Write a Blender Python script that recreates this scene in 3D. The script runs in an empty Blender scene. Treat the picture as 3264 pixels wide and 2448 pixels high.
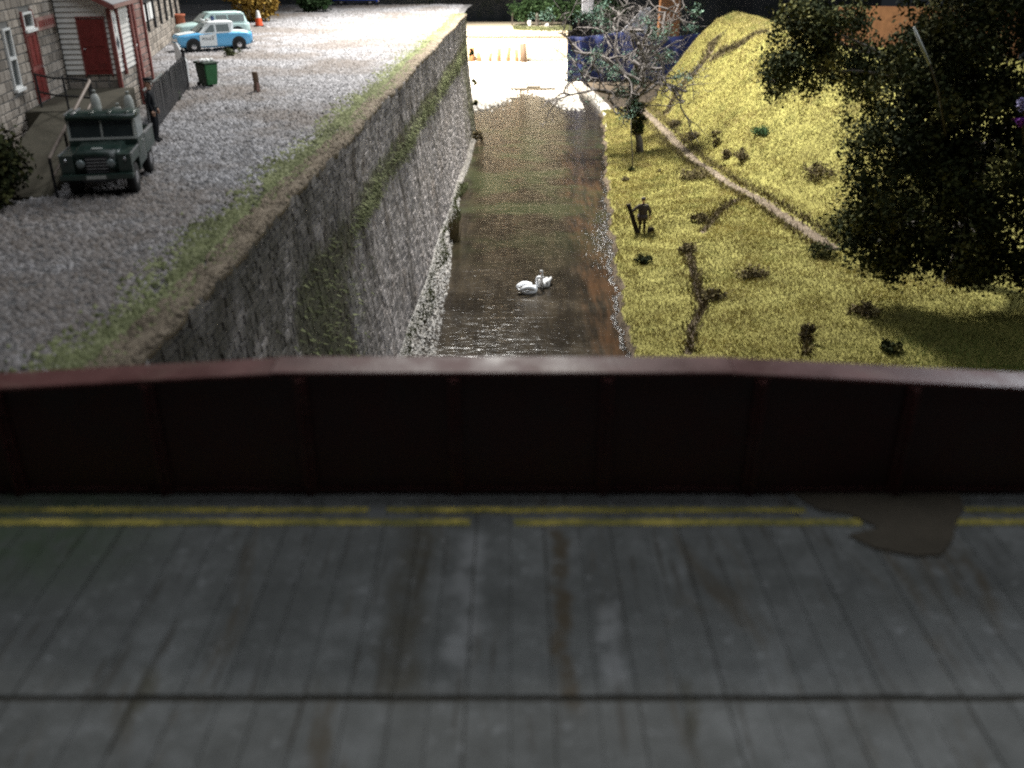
import bpy, bmesh, math, random
import numpy as np
from mathutils import Vector, Matrix, noise as mnoise

# ------------------------------------------------------------------ camera, world, lamps, exposure
sc = bpy.context.scene
col = sc.collection
R = math.radians
cam_d = bpy.data.cameras.new('camera')
cam = bpy.data.objects.new('camera', cam_d); col.objects.link(cam)
cam.location = (0, 0, 6.0)
cam.rotation_euler = (R(64.2), 0, 0)
cam_d.sensor_width = 36.0
cam_d.lens = 32.47
cam_d.clip_start = 0.1
cam_d.clip_end = 600
cam_d.dof.use_dof = True
cam_d.dof.focus_distance = 52
cam_d.dof.aperture_fstop = 0.36
sc.camera = cam

w = bpy.data.worlds.new('World'); sc.world = w; w.use_nodes = True
w.node_tree.nodes['Background'].inputs[0].default_value = (0.62, 0.72, 0.85, 1)
w.node_tree.nodes['Background'].inputs[1].default_value = 0.022

def area(name, loc, target, size, power, color):
    d = bpy.data.lights.new(name, 'AREA'); d.shape = 'DISK'; d.size = size; d.energy = power; d.color = color
    o = bpy.data.objects.new(name, d); col.objects.link(o); o.location = loc
    o.rotation_euler = (Vector(target) - Vector(loc)).to_track_quat('-Z', 'Y').to_euler()
    return o
def spot(name, loc, target, cone, power, color, size):
    d = bpy.data.lights.new(name, 'SPOT'); d.energy = power; d.color = color; d.spot_size = R(cone); d.spot_blend = 1.0; d.shadow_soft_size = size
    o = bpy.data.objects.new(name, d); col.objects.link(o); o.location = loc
    o.rotation_euler = (Vector(target) - Vector(loc)).to_track_quat('-Z', 'Y').to_euler()
    return o
# exhibition spot hung over the river, a warm lamp over the far end, the dim hall light overhead, and an added fill on the right
spot('layout_lamp', (-2.8, 80, 37), (15, 67, -9), 116, 560000, (1.0, 0.98, 0.93), 3.0)
spot('far_lamp', (-13, 119, 28), (-3, 127, -9), 76, 800000, (1.0, 0.93, 0.82), 2.0)
area('hall_light', (0, 16, 42), (-4, 20, 0), 30.0, 7600, (0.90, 0.95, 1.0))
area('side_fill_light', (44, 56, 30), (-5, 60, -6), 18.0, 21000, (0.88, 0.94, 1.0))  # added fill lamp for the wall and meadow, no window there

vs = sc.view_settings
vs.view_transform = 'Standard'; vs.look = 'None'; vs.exposure = 0.0; vs.gamma = 1.0; vs.use_curve_mapping = False
sc.cycles.use_denoising = False
sc.cycles.filter_width = 2.2
sc.cycles.max_bounces = 6
sc.cycles.sample_clamp_indirect = 4.0
sc.cycles.sample_clamp_direct = 5.0

rng = np.random.default_rng(7)
random.seed(7)

# ------------------------------------------------------------------ helpers
def tag(o, label=None, cat=None, group=None, kind=None):
    if label: o['label'] = label
    if cat: o['category'] = cat
    if group: o['group'] = group
    if kind: o['kind'] = kind
    return o

def empty(name, loc=(0, 0, 0), rz=0.0, scale=1.0):
    o = bpy.data.objects.new(name, None); col.objects.link(o)
    o.location = loc; o.rotation_euler = (0, 0, rz); o.scale = (scale,) * 3
    return o

def link(name, me, parent=None):
    o = bpy.data.objects.new(name, me); col.objects.link(o)
    if parent: o.parent = parent
    return o

class MB:
    def __init__(s): s.v = []; s.f = []; s.t = []
    def add(s, vs_, fs_, tint=0.5):
        b = len(s.v); s.v += [tuple(v) for v in vs_]; s.f += [tuple(i + b for i in f) for f in fs_]; s.t += [tint] * len(fs_)
        return s
    def hexa(s, p, tint=0.5):      # 8 points: bottom 4 ccw, top 4
        return s.add(p, [(3, 2, 1, 0), (4, 5, 6, 7), (0, 1, 5, 4), (1, 2, 6, 5), (2, 3, 7, 6), (3, 0, 4, 7)], tint)
    def box(s, c, d, rz=0.0, tint=0.5, taper=1.0):
        ca, sa = math.cos(rz), math.sin(rz); p = []
        for z in (-1, 1):
            k = taper if z > 0 else 1.0
            for x, y in ((-1, -1), (1, -1), (1, 1), (-1, 1)):
                X, Y = x * d[0] / 2 * k, y * d[1] / 2 * k
                p.append((c[0] + X * ca - Y * sa, c[1] + X * sa + Y * ca, c[2] + z * d[2] / 2))
        return s.hexa(p, tint)
    def bbox(s, x0, x1, y0, y1, z0, z1, tint=0.5):
        return s.box(((x0 + x1) / 2, (y0 + y1) / 2, (z0 + z1) / 2), (x1 - x0, y1 - y0, z1 - z0), 0, tint)
    def beam(s, a, b, wd, hg, tint=0.5):
        a, b = Vector(a), Vector(b); d = (b - a).normalized()
        up = Vector((0, 0, 1)) if abs(d.z) < .9 else Vector((0, 1, 0))
        r = d.cross(up).normalized() * wd / 2; u = r.normalized().cross(d) * hg / 2
        p = [a - r - u, a + r - u, b + r - u, b - r - u, a - r + u, a + r + u, b + r + u, b - r + u]
        return s.hexa(p, tint)
    def tube(s, pts, rad, n=8, tint=0.5, caps=True):
        pts = [Vector(p) for p in pts]
        if not hasattr(rad, '__len__'): rad = [rad] * len(pts)
        vs_, fs_ = [], []; prev = None
        for i, p in enumerate(pts):
            d = (pts[min(i + 1, len(pts) - 1)] - pts[max(i - 1, 0)]).normalized()
            if prev is None:
                prev = d.orthogonal().normalized()
            r = (prev - d * prev.dot(d)).normalized(); prev = r; u = d.cross(r)
            for k in range(n):
                a = 2 * math.pi * k / n
                vs_.append(p + (r * math.cos(a) + u * math.sin(a)) * rad[i])
        for i in range(len(pts) - 1):
            for k in range(n):
                fs_.append((i * n + k, i * n + (k + 1) % n, (i + 1) * n + (k + 1) % n, (i + 1) * n + k))
        if caps:
            fs_.append(tuple(range(n))[::-1]); fs_.append(tuple(range((len(pts) - 1) * n, len(pts) * n)))
        return s.add(vs_, fs_, tint)
    def lathe(s, prof, c=(0, 0, 0), n=16, axis='z', tint=0.5):
        vs_, fs_ = [], []
        for r, z in prof:
            for k in range(n):
                a = 2 * math.pi * k / n; x, y = r * math.cos(a), r * math.sin(a)
                q = (x, y, z) if axis == 'z' else ((x, z, y) if axis == 'y' else (z, x, y))
                vs_.append((q[0] + c[0], q[1] + c[1], q[2] + c[2]))
        for i in range(len(prof) - 1):
            for k in range(n):
                f = (i * n + k, i * n + (k + 1) % n, (i + 1) * n + (k + 1) % n, (i + 1) * n + k)
                fs_.append(f if axis != 'y' else f[::-1])
        fs_.append(tuple(range(n))[::-1]); fs_.append(tuple(range((len(prof) - 1) * n, len(prof) * n)))
        return s.add(vs_, fs_, tint)
    def loft(s, rings, tint=0.5, caps=True):
        n = len(rings[0]); vs_ = [p for r in rings for p in r]; fs_ = []
        for i in range(len(rings) - 1):
            for k in range(n):
                fs_.append((i * n + k, i * n + (k + 1) % n, (i + 1) * n + (k + 1) % n, (i + 1) * n + k))
        if caps:
            fs_.append(tuple(range(n))[::-1]); fs_.append(tuple(range((len(rings) - 1) * n, len(rings) * n)))
        return s.add(vs_, fs_, tint)
    def prism(s, poly, ext, tint=0.5):   # poly: 3D points in a plane; ext: extrusion vector
        e = Vector(ext); n = len(poly); a = [Vector(p) for p in poly]; b = [p + e for p in a]
        fs_ = [tuple(range(n))[::-1], tuple(range(n, 2 * n))] + [(i, (i + 1) % n, n + (i + 1) % n, n + i) for i in range(n)]
        return s.add(a + b, fs_, tint)
    def build(s, name, m, parent=None, smooth=False, bevel=0.0, subd=0):
        me = bpy.data.meshes.new(name); me.from_pydata(s.v, [], s.f)
        at = me.attributes.new('tint', 'FLOAT', 'FACE'); at.data.foreach_set('value', s.t)
        if bevel or True:
            bm = bmesh.new(); bm.from_mesh(me); bmesh.ops.recalc_face_normals(bm, faces=bm.faces)
            if bevel: bmesh.ops.bevel(bm, geom=bm.edges[:], offset=bevel, segments=2, affect='EDGES', clamp_overlap=True)
            if subd: bmesh.ops.subdivide_edges(bm, edges=bm.edges[:], cuts=subd, use_grid_fill=True)
            bm.to_mesh(me); bm.free()
        if smooth: me.polygons.foreach_set('use_smooth', [True] * len(me.polygons))
        me.materials.append(m)
        return link(name, me, parent)

def raw_mesh(name, verts, faces_flat, nper, m, parent=None, tint=None, smooth=False):
    """fast numpy mesh: verts (n,3), faces_flat int array with nper corners each, tint per face"""
    me = bpy.data.meshes.new(name); nv = len(verts); nf = len(faces_flat) // nper
    me.vertices.add(nv); me.vertices.foreach_set('co', np.ascontiguousarray(verts, dtype=np.float32).ravel())
    me.loops.add(nf * nper); me.loops.foreach_set('vertex_index', np.ascontiguousarray(faces_flat, dtype=np.int32))
    me.polygons.add(nf); me.polygons.foreach_set('loop_start', np.arange(0, nf * nper, nper, dtype=np.int32))
    me.polygons.foreach_set('loop_total', np.full(nf, nper, dtype=np.int32))
    me.update(calc_edges=True)
    if tint is not None:
        at = me.attributes.new('tint', 'FLOAT', 'FACE'); at.data.foreach_set('value', np.ascontiguousarray(tint, dtype=np.float32))
    if smooth: me.polygons.foreach_set('use_smooth', np.ones(nf, dtype=bool))
    me.materials.append(m); me.validate()
    return link(name, me, parent)

# ------------------------------------------------------------------ materials
class NT:
    def __init__(s, name):
        s.m = bpy.data.materials.new(name); s.m.use_nodes = True; s.t = s.m.node_tree; s.n = s.t.nodes; s.l = s.t.links
        s.b = s.n['Principled BSDF']
        s.geo = s.n.new('ShaderNodeNewGeometry')
    def noise(s, scale, detail=4, rough=.6, vec=None, dist=0):
        x = s.n.new('ShaderNodeTexNoise'); x.inputs['Scale'].default_value = scale; x.inputs['Detail'].default_value = detail
        x.inputs['Roughness'].default_value = rough; x.inputs['Distortion'].default_value = dist
        s.l.new(vec or s.geo.outputs['Position'], x.inputs['Vector']); return x.outputs['Fac']
    def stretch(s, sx, sy, sz):
        x = s.n.new('ShaderNodeVectorMath'); x.operation = 'MULTIPLY'; x.inputs[1].default_value = (sx, sy, sz)
        s.l.new(s.geo.outputs['Position'], x.inputs[0]); return x.outputs[0]
    def xyz(s):
        x = s.n.new('ShaderNodeSeparateXYZ'); s.l.new(s.geo.outputs['Position'], x.inputs[0]); return x.outputs
    def ramp(s, fac, stops):
        x = s.n.new('ShaderNodeValToRGB'); e = x.color_ramp.elements
        while len(e) < len(stops): e.new(.5)
        for k, (p, c) in enumerate(stops):
            e[k].position = p; e[k].color = (*c, 1) if hasattr(c, '__len__') else (c, c, c, 1)
        s.l.new(fac, x.inputs[0]); return x.outputs[0]
    def mix(s, fac, a, b, mode='MIX'):
        x = s.n.new('ShaderNodeMix'); x.data_type = 'RGBA'; x.blend_type = mode
        for v, i in ((fac, 0), (a, 6), (b, 7)):
            if isinstance(v, (int, float)): x.inputs[i].default_value = v if i == 0 else (v, v, v, 1)
            elif isinstance(v, tuple): x.inputs[i].default_value = (*v, 1)
            else: s.l.new(v, x.inputs[i])
        return x.outputs[2]
    def math(s, op, a, b=0.0, clamp=False):
        x = s.n.new('ShaderNodeMath'); x.operation = op; x.use_clamp = clamp
        for v, i in ((a, 0), (b, 1)):
            if isinstance(v, (int, float)): x.inputs[i].default_value = v
            else: s.l.new(v, x.inputs[i])
        return x.outputs[0]
    def rng(s, v, a, b, c=0.0, d=1.0):
        x = s.n.new('ShaderNodeMapRange'); x.interpolation_type = 'SMOOTHSTEP'
        for k, q in enumerate((a, b, c, d)): x.inputs[k + 1].default_value = q
        s.l.new(v, x.inputs[0]); return x.outputs[0]
    def attr(s, name='tint'):
        x = s.n.new('ShaderNodeAttribute'); x.attribute_name = name; return x.outputs['Fac']
    def bump(s, h, strength=.5, dist=.05):
        x = s.n.new('ShaderNodeBump'); x.inputs['Strength'].default_value = strength; x.inputs['Distance'].default_value = dist
        s.l.new(h, x.inputs['Height']); s.l.new(x.outputs[0], s.b.inputs['Normal']); return x
    def out(s, color=None, rough=.8, metal=0.0, spec=.3):
        if color is not None:
            if isinstance(color, tuple): s.b.inputs['Base Color'].default_value = (*color, 1)
            else: s.l.new(color, s.b.inputs['Base Color'])
        if isinstance(rough, (int, float)): s.b.inputs['Roughness'].default_value = rough
        else: s.l.new(rough, s.b.inputs['Roughness'])
        s.b.inputs['Metallic'].default_value = metal; s.b.inputs['Specular IOR Level'].default_value = spec
        return s.m

def paint(name, c, rough=.45, var=.18, scale=3.0, spec=.4, metal=0.0, bump=.08, dirt=None, dirt_amt=.35):
    t = NT(name); n = t.noise(scale, 5, .65)
    lo = tuple(x * (1 - var) for x in c); hi = tuple(min(1, x * (1 + var)) for x in c)
    cc = t.ramp(n, [(.3, lo), (.7, hi)])
    if dirt:
        n2 = t.noise(scale * .55 + .3, 6, .7, dist=.6)
        cc = t.mix(t.rng(n2, .48, .72, 0, dirt_amt), cc, dirt)
    if bump: t.bump(t.noise(scale * 14, 3), bump, .02)
    rr = t.rng(n, .3, .7, max(.05, rough - .1), min(1, rough + .12))
    return t.out(cc, rr, metal, spec)

def mottled(name, stops, scale=2.0, fine=18.0, rough=.9, bump=.5, bdist=.04, tint_amt=.5, spec=.2, extra=None):
    """noise ramp colour times a per-piece tint, with fine relief"""
    t = NT(name); n = t.mix(.45, t.noise(scale, 5, .7), t.noise(fine, 4, .7))
    cc = t.ramp(n, stops)
    a = t.rng(t.attr(), 0, 1, 1 - tint_amt, 1 + tint_amt)
    cc = t.mix(1.0, cc, a, 'MULTIPLY')
    if extra: cc = extra(t, cc)
    t.bump(t.noise(fine * 1.5, 5, .7), bump, bdist)
    return t.out(cc, rough, 0, spec)

def wall_extra(t, cc):
    p = t.xyz(); y, z = p[1], p[2]
    patch = t.noise(.35, 6, .75, dist=.8)
    fine = t.noise(2.2, 5, .7)
    m = t.math('ADD', t.math('MULTIPLY', patch, .75), t.math('MULTIPLY', fine, .35))
    # a mossy band along the ledge, a large overgrown patch and green growth near the bridge
    band = t.math('MULTIPLY', t.math('MULTIPLY', t.rng(z, -3.9, -3.0), t.rng(z, -1.6, -2.5)), t.rng(y, 22, 38))
    big = t.math('MULTIPLY', t.math('MULTIPLY', t.rng(y, 21.5, 23.5), t.rng(y, 31, 26.5)), t.rng(z, -1.5, -3.5))
    grn = t.math('ADD', t.math('MULTIPLY', band, .30), t.math('MULTIPLY', big, .34))
    far = t.math('MULTIPLY', t.rng(y, 70, 84), .2)
    mm = t.rng(t.math('ADD', t.math('ADD', m, grn), far), .62, .80)
    moss = t.ramp(fine, [(.3, (.045, .038, .018)), (.5, (.085, .088, .038)), (.72, (.14, .155, .07))])
    cc = t.mix(t.math('MULTIPLY', mm, .85), cc, moss)
    st = t.noise(1.0, 4, .6, vec=t.stretch(.9, .9, .16))
    cc = t.mix(t.rng(st, .47, .66, 0, .65), cc, (.060, .050, .040))
    br = t.noise(.5, 5, .7)
    cc = t.mix(t.rng(br, .50, .72, 0, .55), cc, (.15, .115, .085))
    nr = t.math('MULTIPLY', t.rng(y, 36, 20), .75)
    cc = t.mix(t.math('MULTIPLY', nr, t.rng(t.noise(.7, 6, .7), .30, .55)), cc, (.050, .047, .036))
    return cc

MT = {}
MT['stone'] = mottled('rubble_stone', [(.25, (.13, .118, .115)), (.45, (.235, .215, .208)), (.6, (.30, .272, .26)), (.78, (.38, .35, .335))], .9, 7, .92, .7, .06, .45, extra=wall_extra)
MT['mortar'] = mottled('wall_mortar', [(.3, (.12, .118, .112)), (.6, (.20, .195, .185)), (.8, (.24, .24, .21))], .8, 9, .95, .6, .05, 0)
MT['earth'] = mottled('bare_earth', [(.3, (.085, .068, .048)), (.55, (.21, .17, .125)), (.75, (.36, .30, .235))], 1.2, 11, .95, .8, .06, .3)
MT['house_stone'] = mottled('house_stone', [(.25, (.17, .145, .125)), (.45, (.30, .26, .22)), (.6, (.38, .335, .29)), (.8, (.46, .42, .37))], 1.4, 10, .9, .5, .04, .4)
MT['gravel_bed'] = mottled('gravel_bed', [(.28, (.08, .075, .072)), (.5, (.18, .172, .17)), (.72, (.30, .293, .295))], 3.0, 26, .95, 1.0, .06, 0)
def grav_extra(t, cc):
    n = t.noise(.16, 4, .6)
    return t.mix(t.rng(n, .42, .60, 0, .6), cc, (.15, .118, .092))
MT['gravel'] = mottled('gravel_stones', [(.2, (.12, .115, .118)), (.5, (.25, .243, .25)), (.8, (.43, .42, .435))], 2.2, 20, .9, .4, .03, .55, extra=grav_extra)
MT['pebble'] = mottled('wet_pebbles', [(.2, (.02, .018, .015)), (.5, (.07, .062, .052)), (.75, (.22, .205, .18))], 3.2, 22, .5, .4, .03, .75, spec=.3)
MT['pebble_wet'] = mottled('glinting_pebbles', [(.2, (.008, .007, .006)), (.5, (.022, .019, .016)), (.85, (.06, .055, .045))], 3.2, 22, .12, .4, .03, .75, spec=.5)
def veg(name, stops, amt=.55, rough=.75, trans=.0):
    t = NT(name); cc = t.ramp(t.attr(), stops); n = t.noise(.45, 4, .65)
    cc = t.mix(1.0, cc, t.ramp(n, [(.3, 1 - amt), (.7, 1 + amt * .35)]), 'MULTIPLY')
    return t.out(cc, .9, 0, .06)
def grassm():
    t = NT('static_grass'); cc = t.ramp(t.attr(), [(0, (.110, .092, .034)), (.3, (.235, .203, .066)), (.7, (.35, .300, .105)), (1, (.44, .362, .18))])
    cc = t.mix(t.rng(t.noise(.55, 5, .7), .50, .70, 0, .6), cc, (.145, .185, .055))
    cc = t.mix(t.rng(t.noise(.7, 6, .75, vec=t.stretch(1, .7, 1.3)), .50, .68, 0, .65), cc, (.19, .135, .055))
    pg = t.xyz(); cc = t.mix(t.math('MULTIPLY', t.math('MULTIPLY', t.rng(pg[0], 12, 18), t.rng(pg[1], 42, 31)), .65), cc, (.10, .19, .04))
    n = t.noise(.33, 4, .65); cc = t.mix(1.0, cc, t.ramp(n, [(.3, .66), (.7, 1.12)]), 'MULTIPLY')
    return t.out(cc, .8, 0, .1)
MT['grass'] = grassm()
MT['moss'] = veg('moss_turf', [(0, (.065, .072, .036)), (.5, (.155, .170, .080)), (1, (.30, .31, .18))], .5)
MT['leaf_dark'] = veg('dark_foliage', [(0, (.015, .021, .010)), (.45, (.036, .044, .018)), (.75, (.085, .085, .030)), (1, (.18, .165, .06))], .5)
MT['leaf_green'] = veg('green_foliage', [(0, (.022, .045, .018)), (.6, (.06, .11, .045)), (1, (.13, .20, .10))], .4)
MT['leaf_blue'] = veg('bluish_lichen_foliage', [(0, (.05, .085, .065)), (.6, (.11, .17, .125)), (1, (.19, .27, .20))], .4)
MT['leaf_ochre'] = veg('ochre_foliage', [(0, (.16, .09, .018)), (.5, (.42, .27, .06)), (1, (.60, .45, .16))], .3)
MT['scrub'] = veg('brown_scrub', [(0, (.045, .036, .020)), (.5, (.12, .095, .05)), (1, (.23, .195, .09))], .4)
MT['bark'] = mottled('bark', [(.3, (.05, .042, .036)), (.6, (.13, .115, .10)), (.8, (.24, .22, .20))], 2, 12, .9, .7, .05, 0)
MT['bark_pale'] = mottled('pale_bark', [(.3, (.055, .048, .044)), (.6, (.12, .106, .098)), (.8, (.20, .185, .175))], 2, 12, .8, .6, .04, 0)
def ter():
    t = NT('meadow_soil'); n = t.mix(.5, t.noise(.5, 6, .7), t.noise(6, 5, .7))
    g = t.ramp(n, [(.3, (.14, .125, .042)), (.5, (.24, .22, .065)), (.7, (.34, .31, .10))])
    e = t.ramp(t.noise(3.5, 6, .75), [(.3, (.045, .034, .024)), (.5, (.105, .080, .056)), (.68, (.23, .18, .13))])
    cc = t.mix(t.rng(t.math('ADD', t.attr('earth'), t.math('MULTIPLY', t.math('SUBTRACT', t.noise(2.5, 5), .5), .7)), .35, .6), g, e)
    t.bump(t.noise(9, 6, .75), .9, .1); return t.out(cc, .95, 0, .15)
MT['meadow'] = ter()
def wat():
    t = NT('river_water'); p = t.xyz()
    n = t.noise(.5, 6, .65, vec=t.stretch(1.0, .55, 1), dist=.5); n2 = t.noise(1.6, 5, .7, vec=t.stretch(1.6, .16, 1))
    cc = t.ramp(t.mix(.5, n, n2), [(.33, (.006, .0045, .003)), (.47, (.016, .0122, .008)), (.60, (.031, .0235, .0145)), (.74, (.058, .047, .031))])
    rust = t.math('MULTIPLY', t.rng(t.math('ADD', p[0], t.math('MULTIPLY', n, 1.6)), 3.9, 4.9), t.rng(p[1], 90, 55))
    cc = t.mix(t.math('MULTIPLY', rust, t.rng(n2, .36, .70, 0, .7)), cc, (.065, .032, .015))
    grn = t.math('MULTIPLY', t.math('MULTIPLY', t.rng(p[1], 44, 60), t.rng(p[1], 98, 78)), t.rng(t.noise(.28, 4), .42, .62))  # green reflection painted into the water's middle stretch
    cc = t.mix(t.math('MULTIPLY', grn, .55), cc, (.030, .036, .016))
    rip = t.mix(.45, t.noise(.75, 3, .55, vec=t.stretch(.6, 1.6, 1), dist=1.5), t.noise(2.8, 4, .6, vec=t.stretch(.55, 1.4, 1), dist=.6))
    t.bump(rip, .32, .20)
    return t.out(cc, t.rng(n, .3, .7, .11, .18), 0, .26)
MT['water'] = wat()
MT['bed'] = mottled('river_bed', [(.3, (.05, .04, .03)), (.7, (.14, .11, .08))], 1, 9, .9, .5, .05, 0)
def roadm():
    t = NT('painted_road'); p = t.xyz()
    big = t.noise(.55, 6, .7, dist=.7); mid = t.noise(3.2, 6, .72); fine = t.noise(40, 3, .7)
    cc = t.ramp(t.mix(.45, big, mid), [(.36, (.038, .041, .035)), (.5, (.082, .086, .079)), (.62, (.160, .165, .160))])
    cc = t.mix(.35, cc, t.ramp(fine, [(.3, .03), (.7, .23)]))
    st = t.noise(1.0, 5, .7, vec=t.stretch(1.5, .30, 1), dist=.5)
    cc = t.mix(t.rng(st, .55, .68, 0, .75), cc, (.065, .050, .030))
    st2 = t.noise(1.0, 3, .6, vec=t.stretch(9.0, .55, 1))
    cc = t.mix(t.rng(st2, .60, .68, 0, .7), cc, (.045, .040, .032))
    wob = t.math('MULTIPLY', t.math('SUBTRACT', t.noise(1.4, 4, .6, vec=t.stretch(.1, 1, 1)), .5), .5)
    for (sx_, ya, yb, wd_, am, cl) in ((.50, 5.9, 8.75, .13, .9, (.060, .043, .022)), (-1.05, 6.0, 8.8, .30, .75, (.050, .043, .028)), (1.55, 5.55, 6.35, .10, .9, (.040, .036, .022)), (3.2, 5.8, 6.2, .25, .8, (.04, .034, .025)), (-3.3, 5.7, 6.5, .12, .7, (.05, .045, .025)), (.95, 6.2, 7.4, .16, -.5, (.30, .30, .30)), (-.45, 6.4, 8.6, .22, -.45, (.30, .30, .30))):
        dx_ = t.math('ABSOLUTE', t.math('ADD', t.math('SUBTRACT', p[0], sx_), wob))
        k_ = t.math('MULTIPLY', t.math('MULTIPLY', t.rng(dx_, wd_, wd_ * .25), t.rng(p[1], ya - .15, ya + .25)), t.rng(p[1], yb + .1, yb - .25))
        cc = t.mix(t.math('MULTIPLY', t.math('MULTIPLY', k_, abs(am)), t.rng(mid, .30, .55)), cc, cl)
    sp_ = t.noise(5.5, 5, .75)
    cc = t.mix(t.rng(sp_, .56, .70, 0, .5), cc, (.30, .305, .31))
    gr = t.math('MULTIPLY', t.rng(p[0], -3.3, -5.2), t.rng(p[1], 7.0, 8.4))
    cc = t.mix(t.math('MULTIPLY', gr, t.rng(mid, .35, .6, .3, .85)), cc, (.045, .068, .034))
    cc = t.mix(1.0, cc, t.rng(t.attr(), 0, 1, .94, 1.06), 'MULTIPLY')
    t.bump(t.mix(.5, mid, fine), .35, .02)
    return t.out(cc, t.rng(big, .3, .7, .62, .85), 0, .3)
MT['road'] = roadm()
def yel():
    t = NT('worn_yellow_paint'); n = t.noise(1.1, 6, .75, vec=t.stretch(1, 3.5, 1), dist=.5); f = t.noise(9, 4, .7)
    cc = t.ramp(t.mix(.3, n, f), [(.40, (.11, .11, .04)), (.48, (.21, .185, .045)), (.57, (.42, .34, .075)), (.68, (.68, .53, .11))])
    return t.out(cc, .6, 0, .3)
MT['yellow'] = yel()
MT['groove'] = mottled('joint_dirt', [(.3, (.022, .020, .015)), (.7, (.05, .044, .033))], 3, 20, .95, .4, .02, 0)
MT['patch'] = mottled('brown_patching', [(.3, (.042, .036, .027)), (.55, (.072, .060, .044)), (.8, (.11, .092, .068))], 1.6, 25, .8, .4, .02, .2)
MT['maroon'] = paint('maroon_girder_paint', (.058, .016, .014), .5, .3, 2.5, .5, bump=.12, dirt=(.045, .02, .016), dirt_amt=.5)
MT['rib'] = paint('maroon_rib_paint', (.09, .026, .023), .5, .35, 3.5, .4, bump=.12, dirt=(.12, .08, .065), dirt_amt=.5)
MT['cap'] = paint('maroon_cap_paint', (.095, .034, .031), .48, .3, 1.2, .28, bump=.15, dirt=(.16, .10, .08), dirt_amt=.6)
MT['white'] = paint('white_boards', (.74, .72, .68), .6, .08, 4, .3, dirt=(.40, .36, .30), dirt_amt=.3)
MT['white2'] = paint('white_paint', (.78, .78, .76), .5, .06, 4, .4)
MT['red'] = paint('red_brown_door', (.20, .030, .026), .5, .2, 5, .4, dirt=(.09, .025, .02), dirt_amt=.5)
MT['redtrim'] = paint('red_brown_trim', (.24, .075, .065), .6, .25, 6, .3, dirt=(.30, .18, .16), dirt_amt=.5)
MT['pinkstone'] = mottled('pink_brick', [(.3, (.22, .12, .10)), (.55, (.36, .22, .19)), (.8, (.46, .34, .30))], 3, 16, .9, .4, .03, .3)
MT['glass'] = paint('dark_window_glass', (.035, .045, .045), .12, .3, 2, .8, bump=.04)
MT['slate'] = paint('slate_roof', (.20, .20, .21), .6, .2, 4, .4)
MT['black'] = paint('black_iron', (.016, .017, .020), .45, .3, 6, .45)
MT['railgrey'] = paint('weathered_rail', (.30, .24, .20), .6, .25, 5, .3)
MT['blue'] = paint('pale_blue_car_paint', (.13, .43, .72), .22, .06, 2, .6, bump=.02)
MT['carwhite'] = paint('white_car_paint', (.80, .84, .84), .22, .04, 2, .6, bump=.02)
MT['mint'] = paint('mint_car_paint', (.48, .64, .62), .28, .06, 2, .6, bump=.02)
MT['carglass'] = paint('grey_car_glass', (.20, .235, .235), .10, .15, 2, .8, bump=.0)
MT['tyre'] = paint('tyre_rubber', (.022, .022, .022), .8, .2, 6, .2)
MT['chrome'] = paint('dull_chrome', (.62, .62, .64), .22, .08, 4, .6, metal=.85)
MT['navy'] = paint('navy_lamp_glass', (.02, .045, .12), .15, .2, 4, .7)
MT['ink'] = paint('dark_lettering', (.05, .06, .075), .6, .1, 4, .2)
MT['lrgreen'] = paint('dark_green_truck_paint', (.022, .042, .034), .30, .25, 3, .55, dirt=(.06, .055, .045), dirt_amt=.35)
MT['lredge'] = paint('bare_metal_and_highlight', (.45, .46, .47), .28, .1, 6, .6, metal=.7)
MT['pale'] = paint('pale_grey_paint', (.44, .45, .42), .6, .12, 5, .3)
MT['bingreen'] = paint('green_plastic', (.028, .13, .045), .42, .12, 4, .45)
MT['bindark'] = paint('dark_green_plastic', (.012, .03, .016), .5, .2, 4, .4)
MT['wood'] = paint('brown_wood', (.14, .095, .065), .8, .35, 7, .2, bump=.4)
MT['orange'] = paint('orange_plastic', (.72, .10, .03), .45, .08, 4, .4)
MT['terra'] = paint('terracotta', (.42, .13, .07), .75, .2, 5, .25)
MT['vanblue'] = paint('royal_blue_paint', (.02, .07, .42), .3, .1, 3, .5)
MT['cloth'] = paint('blue_cloth', (.022, .030, .095), .9, .45, .5, .1, bump=.3, dirt=(.06, .06, .075), dirt_amt=.9)
MT['board'] = paint('pale_board', (.52, .53, .58), .7, .08, 1, .2)
MT['brownpost'] = paint('tan_post', (.30, .14, .06), .7, .25, 1.5, .3)
MT['drop'] = paint('hall_wall', (.11, .115, .12), .95, .5, .12, .1, dirt=(.05, .07, .04), dirt_amt=.8)
MT['cream'] = mottled('cream_stone', [(.3, (.50, .43, .31)), (.6, (.66, .58, .45)), (.8, (.74, .68, .56))], .8, 6, .9, .5, .05, .18)
MT['quay'] = mottled('pale_quay_stone', [(.3, (.46, .42, .36)), (.6, (.64, .60, .54)), (.8, (.75, .72, .68))], .9, 8, .85, .5, .05, .2)
MT['step'] = mottled('mossy_steps', [(.3, (.045, .042, .03)), (.6, (.085, .075, .055)), (.8, (.13, .11, .085))], 1.5, 12, .95, .5, .03, 0)
MT['skin'] = paint('skin', (.50, .30, .21), .6, .1, 9, .3)
MT['uniform'] = paint('dark_uniform', (.010, .011, .014), .8, .3, 9, .2)
MT['jacket'] = paint('dark_brown_jacket', (.040, .030, .030), .75, .35, 6, .25)
MT['trousers'] = paint('black_brown_trousers', (.020, .015, .012), .85, .3, 8, .15)
MT['swan'] = paint('white_feathers', (.80, .81, .83), .7, .08, 9, .25)
MT['cygnet'] = paint('grey_white_feathers', (.50, .49, .48), .75, .3, 3.5, .2)
MT['beak'] = paint('dusky_orange_beak', (.50, .20, .06), .5, .1, 9, .3)
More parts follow.
